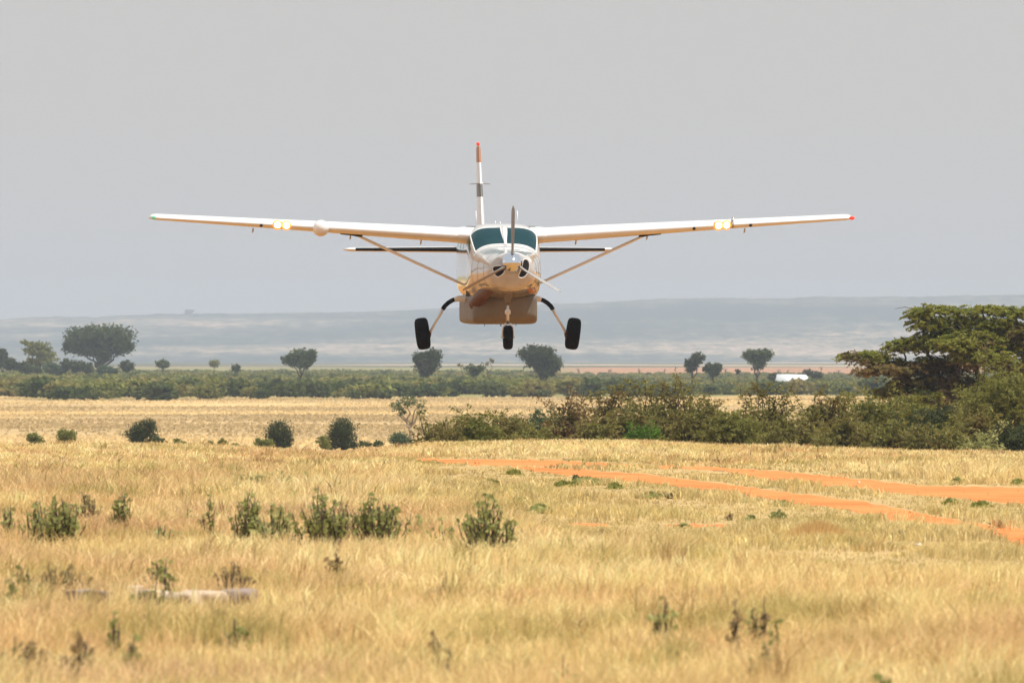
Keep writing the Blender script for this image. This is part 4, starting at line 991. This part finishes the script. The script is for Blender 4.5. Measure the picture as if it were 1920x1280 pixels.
for i in range(n_edge):
    px_ = -60 + i * (2040 / n_edge) + rng.uniform(-8, 8); D = rng.uniform(2190, 2360) - (float(fbm(wx(px_, 2200) / 22, 0, 55, 3)) - .5) * 500
    if 1050 < px_ and rng.random() < .3: continue
    q = rng.integers(0, 8)
    if q not in used: r_ = pm[q]; used.add(q)
    else: r_ = copy_tree(pm[q])
    r_.location = grd(px_, D); s_ = rng.uniform(.75, 1.5); r_.scale = (s_ * rng.uniform(1, 1.7), s_, s_ * rng.uniform(.8, 1.15)); r_.rotation_euler = (0, 0, rng.uniform(-.5, .5))
    tag(r_, 'low rounded bush along the near edge of the green scrub belt', 'bush', 'bushes along the near edge of the scrub belt')
Vs = []; nn = 0; Fs = []; mi = []
for i in range(7000):
    u = rng.random(); D = (2050**2 + (5000**2 - 2050**2) * u) ** .5
    px_ = rng.uniform(-450, 2370)
    X = wx(px_, D)
    if fbm(X / 60, D / 140, 44, 3) < .38 or D + (float(fbm(X / 22, 0, 55, 3)) - .5) * 500 < 2240: continue
    if px_ > 1000 and D > 4650: continue
    V, F = protos[rng.integers(0, 5)]; s_ = rng.uniform(.8, 1.5) * (1.0 if px_ < 1040 else .7)
    if D > 3400:
        s_ *= .95; sel = slice(0, 4 * 210)
    else: sel = slice(0, 4 * 300)
    a = rng.uniform(-.6, .6); c, s = math.cos(a), math.sin(a)
    W = V[sel] * s_; W = np.stack([(W[:, 0] * c - W[:, 1] * s) * 1.4 + X, W[:, 0] * s + W[:, 1] * c + D, W[:, 2] + float(zf(X, D)) - .1], 1)
    Vs.append(W); m_ = len(W) // 4; Fs.append(np.arange(4 * m_).reshape(m_, 4) + nn); nn += len(W); mi.append(np.full(m_, int(rng.random() < .3)))
tag(mesh_obj('scrub_belt', np.concatenate(Vs), [np.concatenate(Fs)], [M['leaf_belt'], M['leaf_belt_dark']], smooth=False, mat_idx=np.concatenate(mi)), 'wide belt of low green scrub across the plain', 'scrub', kind='stuff')

# white-roofed building behind the scrub
D = 2900; loc = grd(1487, D); m = D / FP
root = empty('low_building', loc)
w2 = 33 * m; zr0 = wz(714, D) - loc[2]; zr1 = wz(701, D) - loc[2]
A = Acc(); A.add(*box(-w2 * .93, w2 * .93, .3, 5.5, -.3, zr0 - .02)); own(mesh_obj('wall', A.V[0], A.F4, plain('building_wall', (.3, .25, .19), .9, noise=.2), root, False), root)
prof = [(-w2, 0, zr0), (w2 * 1.08, 0, zr0 - .05), (w2 * .75, 3, zr1 - .1), (-w2 * .9, 3, zr1), (-w2, 6, zr0), (w2 * 1.08, 6, zr0)]
V_ = np.array(prof + [(a, b, c - .06) for a, b, c in prof]); F_ = np.array([(0, 1, 2, 3), (3, 2, 5, 4), (9, 8, 7, 6), (10, 11, 8, 9), (0, 6, 7, 1), (4, 5, 11, 10)]); F3_ = np.array([(1, 7, 8), (1, 8, 2), (2, 8, 11), (2, 11, 5), (0, 3, 9), (0, 9, 6), (3, 4, 10), (3, 10, 9)])
own(mesh_obj('roof', V_, [F_, F3_], plain('white_roof_sheet', (.72, .76, .80), .5, noise=.2, nscale=.6), root, False), root)
tag(root, 'low building with a bright white roof behind the scrub left of the acacia', 'building')

# distant bare posts / dead trunks on the red strip
for q, px_ in enumerate([1085, 1142, 1198, 1246, 1360, 1460, 1478, 1540, 1572]):
    D = 4700 + rng.uniform(-200, 200); loc = grd(px_, D); root = empty('dead_tree', loc); A = Acc(); h = rng.uniform(1.6, 2.6)
    A.add(*tube(curve((0, 0, -.2), (rng.uniform(-.2, .2), 0, h), 5, .06), np.linspace(.16, .06, 5), 5))
    for _ in range(5):
        z_ = rng.uniform(.5, .9) * h; A.add(*tube(curve((0, 0, z_), (rng.uniform(-.8, .8), 0, z_ + rng.uniform(.2, .7)), 4, .1), np.linspace(.06, .03, 4), 4))
    own(A.build('trunk', M['bark'], root), root)
    tag(root, 'thin dead tree standing on the far strip of red soil', 'dead tree', 'dead trees on the far red soil')

# ------------------------------------------------------------------ leafy plants and tufts in the foreground
def herb(cx, by, wd, hp, label, lm='leaf_herb', stems=12, lift=.12, leaf=.030, name='leafy_shrub', lean=0.0, dens=1.0, cat='shrub', taper=.35, group='leafy shrubs in the dry grass'):
    """by: photo row where the plant disappears in the grass; hp: height in photo pixels above it"""
    X, D = on_ground(cx, by, lift)
    loc = (X, D, float(zf(X, D))); m = D / FP; H = hp * m + lift; R = wd * m / 2
    root = empty(name, loc); S = Acc(); P = []; 
    stems = int(stems * 1.5) + 1; R *= 1.4
    for i in range(stems):
        a = rng.uniform(0, 2 * np.pi); r = R * rng.random() ** .6
        tipx = math.cos(a) * r; f = 1 - taper * abs(tipx) / max(R, .01); h = H * f * rng.uniform(.62, 1.0)
        if i == 0: h = H; tipx *= .3
        b0 = (tipx * .45 + rng.uniform(-.2, .2) * R, math.sin(a) * r * .5, -.02); e = (tipx + lean * h, math.sin(a) * r, h)
        c = curve(b0, e, 7, .06); S.add(*tube(c, np.linspace(.006, .002, 7) * (1 + H), 4))
        L = int(max(6, h / .028) * dens)
        u = rng.random(L) ** .8 * .92 + .08; cc = np.stack([np.interp(u, np.linspace(0, 1, 7), c[:, k]) for k in range(3)], 1)
        az = rng.uniform(0, 6.283, L); sp = .012 + .05 * (1 - u * .6) * rng.random(L)
        cc[:, 0] += np.cos(az) * sp; cc[:, 1] += np.sin(az) * sp; P.append(cc)
    P = np.concatenate(P); V, F = leaves(P, leaf, 1.7); own(mesh_obj('foliage', V, F, M[lm], root, smooth=False), root)
    own(S.build('stem', M['bark'], root), root)
    return tag(root, label, cat, group)
H_ = 'leaf_herb'; HD_ = 'leaf_herb_dark'; HY_ = 'leaf_herb_dry'
for a in [
    (14, 995, 44, 50, 'small leafy shrub cut by the left edge of the photo', H_, 9),
    (68, 1000, 52, 62, 'leafy shrub just left of the dark green left shrub', H_, 14),
    (115, 1004, 72, 78, 'dark green bushy shrub in the left foreground', HD_, 26),
    (160, 965, 50, 44, 'brownish dry-topped shrub behind the dark green left shrub', HY_, 12),
    (230, 982, 46, 62, 'slender shrub standing alone right of the dark green left shrub', HD_, 12),
    (303, 1002, 48, 26, 'faint low shrub in the grass right of the slender shrub', H_, 8),
    (350, 973, 34, 24, 'tiny sparse sprig left of the thin upright plant', H_, 4),
    (395, 990, 20, 62, 'thin upright plant like a stalk between the left shrubs and the middle row', HD_, 3),
    (379, 988, 22, 22, 'little sprig at the left foot of the thin upright plant', HY_, 3),
    (466, 998, 56, 82, 'shrub with two tall shoots, leftmost of the middle row', HD_, 16),
    (522, 1004, 78, 62, 'low spreading shrub, second of the middle row', H_, 24),
    (604, 1010, 84, 98, 'tall ragged shrub in the middle row, third from its left', HD_, 28),
    (646, 1000, 36, 72, 'narrow shoot between the ragged shrub and the broad shrub', HY_, 7),
    (706, 1000, 98, 76, 'broad dense shrub, rightmost of the middle row', HD_, 36),
    (826, 1003, 46, 34, 'small thin shrub between the middle row and the right shrub', H_, 8),
    (788, 985, 24, 20, 'tiny sprig left of the small thin shrub', H_, 3),
    (912, 1020, 84, 96, 'pointed leafy shrub below the nose wheel, right of the middle row', HD_, 26),
    (955, 1000, 50, 24, 'sparse side shoot leaning right from the pointed shrub', HY_, 6),
    (630, 1054, 22, 26, 'small dry sprig below the ragged shrub', HY_, 5),
    (455, 903, 26, 20, 'small dark sprig at the left end of the back row', HD_, 6),
    (490, 908, 42, 24, 'dark leafy plant in the middle of the back row', HD_, 14),
    (527, 905, 34, 24, 'leafy plant right of the middle of the back row', HD_, 11),
    (576, 903, 30, 18, 'pale leafy plant at the right end of the back row', H_, 7),
    (436, 896, 10, 14, 'single sprig left of the back row', HY_, 2),
    (628, 1005, 30, 44, 'low part of the ragged shrub hanging over dry grass', H_, 9),
]:
    herb(a[0], a[1], a[2], a[3], a[4], a[5], a[6], lift=.16)
for a in [
    (20, 897, 70, 24, 'bright green leafy clump at the left edge near the ridge', 'leaf_lime', 26),
    (151, 893, 42, 18, 'small bright green clump second from the left edge near the ridge', 'leaf_lime', 16),
    (1258, 930, 28, 10, 'reddish dead sprig left of the lower dirt track', HY_, 8),
    (1794, 901, 22, 8, 'dark little tuft on the grass beyond the upper dirt track', HD_, 8),
    (1804, 878, 12, 22, 'thin lone sprig above the dark little tuft beyond the track', HY_, 2),
    (1428, 866, 8, 9, 'tiny dark sprig beyond the track in front of the thicket', HD_, 2),
    (1455, 970, 24, 14, 'small leafy tuft between the bare soil and the lower track', HD_, 7),
    (1411, 972, 18, 7, 'tiny green tuft left of the small leafy tuft', HD_, 6),
    (1368, 970, 14, 8, 'dry sprig left of two green tufts', HY_, 3),
    (1281, 984, 8, 5, 'tiny dark tuft on the bare soil streak', HD_, 4),
    (1121, 1004, 36, 12, 'brown dry sprig below the left bare soil streak', HY_, 6),
    (1691, 1002, 16, 8, 'tiny sprig on the olive patch below the lower track', HD_, 4),
    (1770, 998, 22, 8, 'small green tuft by the right end of the lower track', H_, 6),
]:
    herb(a[0], a[1], a[2], a[3], a[4], a[5], a[6], lift=.03, leaf=.035, taper=.5)
# near, out of focus plants at the bottom
for a in [
    (45, 1218, 100, 26, 'brownish dry clump low in the left corner', HY_, 16, .2),
    (150, 1226, 56, 40, 'dark reddish-brown clump near the bottom left', HY_, 12, .2),
    (216, 1190, 24, 44, 'upright green stalk above the bottom left clump', HD_, 4, .2),
    (246, 1222, 34, 30, 'grey-green clump right of the upright green stalk', HD_, 7, .2),
    (45, 1090, 60, 30, 'dark green low clump at the left end of the pale stones', HD_, 9, .16),
    (112, 1076, 100, 24, 'olive low clump behind the left pale stones', HY_, 14, .16),
    (22, 1108, 60, 18, 'green clump cut by the left edge below the pale stones', HD_, 9, .16),
    (296, 1070, 56, 22, 'olive clump with a dark stalk behind the middle pale stones', HD_, 12, .16),
    (314, 1086, 18, 44, 'dark stalk between two pale stones', HD_, 3, .16),
    (432, 1072, 62, 22, 'dark brown-green clump behind the right pale stones', HY_, 12, .16),
    (285, 1104, 80, 14, 'low green clump in front of the middle pale stones', HD_, 9, .16),
    (440, 1172, 40, 14, 'low green clump right of the centre-left grass', HD_, 7, .2),
    (408, 1152, 24, 12, 'small brown clump left above the low green clump', HY_, 4, .2),
    (1382, 1195, 18, 72, 'tall thin dark stalk in the right foreground', HY_, 3, .2),
    (1432, 1165, 24, 50, 'reddish stalk right of the tall thin dark stalk', HY_, 4, .2),
    (1412, 1165, 18, 28, 'pale green sprig between the two stalks', H_, 4, .2),
    (1454, 1178, 14, 16, 'small green clump right of the reddish stalk', HD_, 3, .2),
    (1436, 1228, 54, 24, 'dark green low clump below the stalks', HD_, 16, .2),
    (1246, 1160, 44, 42, 'olive thin clump left of the tall thin stalk', H_, 7, .2),
    (1662, 1284, 60, 20, 'dark green clump cut by the bottom edge at right', HD_, 14, .2),
    (1052, 1252, 70, 26, 'faint grey-green clump at the bottom centre', H_, 7, .2),
    (844, 1228, 20, 18, 'little brown sprig at the bottom left of centre', HY_, 3, .2),
    (816, 1196, 24, 16, 'little dark sprig above the little brown sprig', HY_, 3, .2),
    (838, 1092, 28, 22, 'small olive sprig below the pointed shrub', HY_, 4, .2),
]:
    herb(a[0], a[1], a[2], a[3], a[4], a[5], a[6], lift=.19, leaf=.028, taper=.4, group='small plants in the near grass')
# flat cushions of green on the short grass
def cushion(cx, by, wd, hp, label, lm='leaf_tuft', n=700):
    X, D = on_ground(cx, by, 0); m = D / FP; R = wd * m / 2; H = max(hp * m, .05)
    root = empty('grass_cushion', (X, D, float(zf(X, D))))
    P = rng.normal(size=(n, 3)) * [R * .45, .32, 0]; P[:, 2] = rng.random(n) * H * np.exp(-(P[:, 0] / R) ** 2 * 1.1)
    V, F = leaves(P, .035, 2.6); own(mesh_obj('foliage', V, F, M[lm], root, smooth=False), root)
    tag(root, label, 'grass tuft', 'green tufts on the short grass')
for a in [
    (1100, 909, 64, 12, 'long green tuft with a dark end, left of the lower dirt track', 'leaf_herb_dark', 1500),
    (1080, 905, 12, 12, 'short dark stub at the left end of the long green tuft', 'leaf_dark', 300),
    (1055, 912, 34, 6, 'flat green tuft at the left of the long tuft', 'leaf_tuft', 500),
    (1153, 916, 22, 8, 'small round tuft at the right of the long tuft', 'leaf_tuft', 400),
    (922, 911, 48, 8, 'flat green tuft above and left of the centre shrub', 'leaf_tuft', 700),
    (962, 889, 24, 5, 'little dark tuft just below the start of the dirt track', 'leaf_tuft', 300),
    (972, 945, 36, 9, 'short green tuft right behind the pointed shrub', 'leaf_herb_dark', 700),
    (1012, 962, 42, 13, 'rounded green tuft right of the pointed shrub', 'leaf_herb_dark', 900),
    (1220, 934, 42, 8, 'green tuft left of the reddish dead sprig', 'leaf_herb_dark', 700),
    (1468, 947, 32, 5, 'dark flat tuft at the lower edge of the dirt track', 'leaf_herb_dark', 400),
    (1910, 908, 26, 5, 'flat green tuft at the right edge by the upper track', 'leaf_tuft', 400),
    (1330, 862, 20, 4, 'small olive tuft beyond the upper track', 'leaf_tuft', 250),
    (1605, 882, 26, 5, 'olive tuft beyond the upper track right of centre', 'leaf_tuft', 300),
    (1840, 950, 34, 5, 'olive tuft on the strip between the tracks at right', 'leaf_tuft', 300),
    (1785, 945, 26, 4, 'faint tuft on the strip between the tracks', 'leaf_tuft', 250),
    (1870, 990, 24, 5, 'brown-green tuft on the lower track at right', 'leaf_herb_dry', 250),
]: cushion(*a)
# reddish-brown earth mound
def rockmesh(sx, sy, sz, seed, k=14):
    V = []; F = []
    for i in range(k + 1):
        for j in range(2 * k):
            a = math.pi * i / k; b = math.pi * j / k; d = np.array([math.sin(a) * math.cos(b), math.sin(a) * math.sin(b), math.cos(a)])
            r = .6 + .8 * float(fbm(d[0] * 1.7 + seed, d[1] * 1.7 + d[2] * 1.3 + seed * 3, seed, 3)); d = np.sign(d) * np.abs(d) ** .8
            V.append((d[0] * sx * r, d[1] * sy * r, d[2] * sz * r))
    for i in range(k):
        for j in range(2 * k): F.append((i * 2 * k + j, (i + 1) * 2 * k + j, (i + 1) * 2 * k + (j + 1) % (2 * k), i * 2 * k + (j + 1) % (2 * k)))
    return np.array(V), np.array(F)
M['stone'] = plain('pale_stone', (.50, .39, .29), .9, noise=.25, nscale=12, bump=.5)
M['stone_grey'] = plain('grey_stone', (.27, .21, .18), .9, noise=.25, nscale=12, bump=.5)
M['stone_white'] = plain('white_stone', (.8, .74, .66), .8, noise=.15, nscale=12, bump=.3)
M['earth'] = plain('red_earth', (.30, .15, .09), .95, noise=.3, nscale=9, bump=.6)
X, D = on_ground(580, 930, .1); m = D / FP
V_, F_ = rockmesh(16 * m, .15, 16 * m, 3); o = mesh_obj('earth_mound', V_, [F_], M['earth']); o.location = (X, D, float(zf(X, D)) + .02)
tag(o, 'small reddish-brown earth mound behind the middle row of shrubs', 'mound')
for q, (cx, by, wd, hp, mt, lab) in enumerate([
    (168, 1090, 96, 7, 'stone_grey', 'long low grey stone slab, leftmost of the row in the grass'), (252, 1080, 24, 6, 'stone', 'small pale stone between the grey slab and the pale slabs'),
    (290, 1090, 54, 7, 'stone', 'pale flat slab left of the dark stalk'), (300, 1078, 24, 6, 'stone', 'thin reddish-pale stone on top behind the left pale slab'),
    (374, 1091, 78, 8, 'stone', 'longest pale flat slab right of the dark stalk'), (452, 1087, 60, 5, 'stone_grey', 'flat greyish slab at the right end of the stone row'),
    (1721, 1020, 13, 6, 'stone_white', 'small white stone in the olive grass below the lower track'), (1856, 1003, 12, 4, 'stone_white', 'small white stone by the lower track near the right edge'),
    (1878, 1021, 14, 6, 'stone_white', 'small white stone at the very right below the lower track'), (1610, 903, 7, 3, 'stone_white', 'tiny white stone on the grass beyond the upper track'), (1505, 906, 6, 3, 'stone_white', 'tiny white pebble on the upper dirt track')]):
    lift = .19 if by > 1060 else .02
    X, D = on_ground(cx, by, lift); m = D / FP
    V_, F_ = rockmesh(wd * m * .46, min(.3, wd * m), hp * m / 2 + lift * .5, 5 + q); V_[:, 2] = np.minimum(V_[:, 2], (hp * m / 2 + lift * .5) * (.30 + .3 * fbm(V_[:, 0] * 6, V_[:, 1] * 6, q, 2)))
    o = mesh_obj('stone', V_, [F_], M[mt], smooth=True); o.location = (X, D, float(zf(X, D)) + lift * .45 + hp * m * .35)
    if by > 1060:
        o.location.z = float(zf(X, D)) + lift * .42; o.rotation_euler = (0, 0, rng.uniform(-.5, .5))
    tag(o, lab, 'stone', 'stones in the grass')
# ------------------------------------------------------------------ dry grass
def grass_mat(name):
    m, t, p = mat_new(name)
    g = t.nodes.new('ShaderNodeNewGeometry'); at = t.nodes.new('ShaderNodeAttribute'); at.attribute_name = 'tint'
    r = t.nodes.new('ShaderNodeMapRange'); r.inputs[3].default_value = .72; r.inputs[4].default_value = 1.18
    t.links.new(g.outputs['Random Per Island'], r.inputs[0])
    mx = t.nodes.new('ShaderNodeMix'); mx.data_type = 'RGBA'; mx.blend_type = 'MULTIPLY'; mx.inputs[0].default_value = 1
    t.links.new(at.outputs['Color'], mx.inputs[6]); t.links.new(r.outputs[0], mx.inputs[7])
    t.links.new(mx.outputs[2], p.inputs['Base Color']); p.inputs['Roughness'].default_value = .6; p.inputs['Specular IOR Level'].default_value = .25
    tr = t.nodes.new('ShaderNodeBsdfTranslucent'); t.links.new(mx.outputs[2], tr.inputs[0])
    ms = t.nodes.new('ShaderNodeMixShader'); ms.inputs[0].default_value = .4
    t.links.new(p.outputs[0], ms.inputs[1]); t.links.new(tr.outputs[0], ms.inputs[2]); t.links.new(ms.outputs[0], t.nodes['Material Output'].inputs[0])
    return m
gmat = grass_mat('dry_grass_blade')
def dirt_mask(px, py):
    m = np.zeros(len(px))
    for xs, yu, yl in trk:
        u = np.interp(px, xs, yu, left=-9, right=-9); l = np.interp(px, xs, yl, left=-99, right=-99)
        m = np.maximum(m, ((py > u) & (py < l) & (px >= xs[0]) & (px <= xs[-1])).astype(float))
    return m
def short_mask(px, py):
    # short, thin grass around the track and over the middle of the slope
    lo = np.interp(px, [700, 800, 1000, 1200, 1500, 1700, 1920, 2100], [890, 940, 1005, 1048, 1072, 1088, 1105, 1120])
    hi = np.interp(px, [700, 800, 1040, 1200, 1400, 1600, 1750, 1920], [856, 856, 856, 864, 872, 884, 900, 906])
    return sstep(-4, 6, py - hi) * (1 - sstep(-22, 18, py - lo)) * sstep(690, 860, px)
def sow(D0, D1, dens, w0, seed, hmul=1.0, seg=2, tuft=10):
    r = np.random.default_rng(seed)
    area = .0563 * 1.18 * (D1**2 - D0**2) / 2 + 4.0 * (D1 - D0)
    n = int(area * dens / tuft)
    u = r.random(n * 2); D = np.sqrt(D0**2 + (D1**2 - D0**2) * u)[:n]
    hw = .02815 * 1.18 * D + 2.0; X = (r.random(n) * 2 - 1) * hw
    nt_ = n; X = np.repeat(X, tuft) + r.normal(size=n * tuft) * .045; D = np.repeat(D, tuft) + r.normal(size=n * tuft) * .05
    tb = np.repeat(np.clip(r.normal(size=nt_) * .14 + .99, .6, 1.22), tuft); ta = np.repeat(r.uniform(0, 6.283, nt_), tuft); tl = np.repeat(np.abs(r.normal(size=nt_)) * .38, tuft)
    z = zf(X, D); px = 960 + X * FP / D; py = HY + (EYE - z) * FP / D
    dm = dirt_mask(px, py); sm = short_mask(px, py)
    left = 1 - sstep(600, 900, px)
    patch = fbm(X / 1.3, D / 5.0, 51, 4); big = fbm(X / 4.5, D / 16.0, 61, 3)
    h = .255 * (.35 + 1.1 * patch) * (.75 + .5 * big)
    h = h * (1 - sm) + (.045 + .09 * sstep(.5, .7, patch)) * sm
    far = sstep(235, 300, D); h = h * (1 - far * .45)
    keep = (r.random(len(X)) > dm * np.where(patch > .70, .85, .99)) & (r.random(len(X)) < .1 + 1.45 * patch)
    keep &= r.random(len(X)) > sm * .1
    # leave the stones open
    for cx, by, wd in ((168, 1090, 110), (290, 1090, 80), (374, 1091, 100), (452, 1088, 70)):
        sx, sd = on_ground(cx, by, .19); keep &= ~((np.abs(X - sx) < wd * sd / FP / 2 + .02) & (D < sd + .3) & (D > sd - 5.0) & (r.random(len(X)) < .8 * (h > .13)))
    X, D, z, px, py, h, sm, patch, big, left = [q[keep] for q in (X, D, z, px, py, h, sm, patch, big, left)]; tb, ta, tl = tb[keep], ta[keep], tl[keep]
    n = len(X); h = h * r.uniform(.55, 1.25, n) * hmul
    spot = sstep(.80, .90, vnoise(X / .42, D / 1.1, 131)) * (1 - sm * .6)
    h = h * (1 + .25 * spot)
    # colour
    C = np.empty((n, 3)); C[:] = (.88, .68, .335)
    hue = fbm(X / 2.2, D / 9.0, 71, 4); hue2 = fbm(X / .6, D / 2.2, 81, 3); gr = fbm(X / 1.6, D / 5, 91, 4)
    k = lambda v: np.asarray(v)[:, None]
    C = C * (1 - k(sstep(.52, .7, hue)) * .8) + np.array([.72, .50, .26]) * k(sstep(.52, .7, hue)) * .8
    C = C * (1 - k(sstep(.55, .3, hue)) * .0)
    pal = 1 - sstep(.34, .48, hue); C = C * (1 - k(pal) * .7) + np.array([.88, .70, .39]) * k(pal) * .7
    lk = left * sstep(.48, .62, fbm(X / 1.5, D / 6, 101, 4)) * .6; C = C * (1 - k(lk)) + np.array([.64, .43, .25]) * k(lk)
    gk = sstep(.60, .72, gr) * .7; C = C * (1 - k(gk)) + np.array([.44, .40, .14]) * k(gk)
    sk = sm * .5; C = C * (1 - k(sk)) + np.array([.52, .47, .20]) * k(sk)
    sc = np.where((vnoise(X / 3, D / 6, 7) > .5)[:, None], np.array([.42, .27, .12]), np.array([.36, .33, .12])); C = C * (1 - k(spot) * .8) + sc * k(spot) * .8
    C *= k(.86 + .3 * hue2); C *= k(r.uniform(.88, 1.12, n) * tb); C[:, 0] *= r.uniform(.97, 1.04, n)
    C = np.minimum(C, .88)
    # blades
    wd = w0 * np.maximum(1, D / 110) * r.uniform(.7, 1.3, n)
    az = r.uniform(0, 6.283, n); wind = .07
    lean = np.abs(r.normal(size=n)) * .3 + .08
    dx = (np.cos(az) * lean + np.cos(ta) * tl) * h + wind * h; dy = (np.sin(az) * lean + np.sin(ta) * tl) * h
    sa = r.uniform(-.9, .9, n); sx_, sy_ = np.cos(sa) * wd / 2, np.sin(sa) * wd / 2
    P0 = np.stack([X, D, z - .01], 1); S = np.stack([sx_, sy_, 0 * sx_], 1)
    P1 = P0 + np.stack([dx * .35, dy * .35, h * .6], 1); P2 = P0 + np.stack([dx * 1.1, dy * 1.1, h * (1 - lean * .12 - tl * .25)], 1)
    hd = np.where(r.random(n) < .3, 1.9, .85)[:, None]
    V = np.stack([P0 - S, P0 + S, P1 + S * hd, P1 - S * hd, P2], 1).reshape(-1, 3)
    b = np.arange(n)[:, None] * 5
    F4 = b + np.array([[0, 1, 2, 3]]); F3 = b + np.array([[3, 2, 4]])
    CC = np.repeat(C, 5, 0)
    return V, F4, F3, CC
Vs, A4, A3, Cs, nn = [], [], [], [], 0
for args in ((58, 112, 330, .0038, 1), (112, 185, 190, .0038, 2), (185, 260, 110, .0038, 3), (260, 352, 90, .0048, 4)):
    V, F4, F3, CC = sow(*args); Vs.append(V); A4.append(F4 + nn); A3.append(F3 + nn); Cs.append(CC); nn += len(V)
go = mesh_obj('grass', np.concatenate(Vs), [np.concatenate(A4), np.concatenate(A3)], gmat, smooth=False)
CC = np.concatenate(Cs); a = go.data.color_attributes.new('tint', 'FLOAT_COLOR', 'POINT')
a.data.foreach_set('color', np.concatenate([CC, np.ones((len(CC), 1))], 1).astype(np.float32).reshape(-1))
tag(go, 'tall dry golden grass covering the near slope', 'grass', kind='stuff')
print('grass blades', nn // 5)

# golden tussock by the lower track
X, D = on_ground(1530, 1004, 0); m = D / FP
root = empty('golden_tussock', (X, D, float(zf(X, D)))); n = 1600
r = rng; bx = r.normal(size=n) * 34 * m; by_ = r.normal(size=n) * .5; h = .13 * np.exp(-(bx / (50 * m)) ** 2) * r.uniform(.6, 1.2, n) + .03
P0 = np.stack([bx, by_, 0 * bx - .01], 1); S = np.stack([np.full(n, .003), 0 * bx, 0 * bx], 1); P2 = P0 + np.stack([r.normal(size=n) * .05 + .02, r.normal(size=n) * .04, h], 1)
V = np.stack([P0 - S, P0 + S, P2], 1).reshape(-1, 3); o = mesh_obj('foliage', V, [np.arange(3 * n).reshape(n, 3)], gmat, root, smooth=False)
a = o.data.color_attributes.new('tint', 'FLOAT_COLOR', 'POINT'); a.data.foreach_set('color', np.tile(np.array([.66, .45, .19, 1], np.float32), 3 * n))
tag(root, 'golden-brown tussock of taller grass below the lower dirt track', 'grass tussock')


# fine dry tufts on the tan field beyond the ridge
r = np.random.default_rng(5); n = 200000
D = np.sqrt(900**2 + (2200**2 - 900**2) * r.random(n)); X = (r.random(n) * 2 - 1) * (.0282 * 1.3 * D); keep = r.random(n) < 1.6 * (fbm(X / 30, D / 60, 111, 4) - .30); X, D = X[keep], D[keep]; n = len(X)
P0 = np.stack([X, D, zf(X, D) - .02], 1); h = r.uniform(.05, .22, n); S = np.stack([r.uniform(.04, .16, n), r.uniform(-.05, .05, n), 0 * X], 1)
V = np.stack([P0 - S, P0 + S, P0 + S * .6 + np.stack([0 * X, h * .6, h], 1), P0 - S * .7 + np.stack([0 * X, h * .6, h * r.uniform(.6, 1, n)], 1)], 1).reshape(-1, 3)
o = mesh_obj('field_grass', V, [np.arange(4 * n).reshape(n, 4)], gmat, smooth=False)
cc = np.array([.62, .46, .225]) * (r.uniform(.88, 1.1, n) * (.78 + .4 * sstep(.4, .62, fbm(X / 60, D / 130, 21, 4))))[:, None]
a = o.data.color_attributes.new('tint', 'FLOAT_COLOR', 'POINT'); a.data.foreach_set('color', np.concatenate([np.repeat(cc, 4, 0), np.ones((4 * n, 1))], 1).astype(np.float32).reshape(-1))
tag(o, 'tufts of dry grass on the tan field beyond the ridge', 'grass', kind='stuff')
# ------------------------------------------------------------------ haze: one closed box of even air
hzm = bpy.data.materials.new('haze_air'); hzm.use_nodes = True; t = hzm.node_tree
t.nodes.remove(t.nodes['Principled BSDF'])
pv = t.nodes.new('ShaderNodeVolumePrincipled'); pv.inputs['Color'].default_value = (.75, .85, 1.0, 1); pv.inputs['Density'].default_value = 5.6e-5
pv.inputs['Anisotropy'].default_value = 0.0
t.links.new(pv.outputs[0], t.nodes['Material Output'].inputs['Volume'])
V_, F_ = box(-3400, 3400, -420, 26800, float(min(GZ.min(), HZ.min())) - 1, float(HZ.max()) + 12)
hz = mesh_obj('haze', V_, [F_], hzm, smooth=False); tag(hz, kind='stuff')
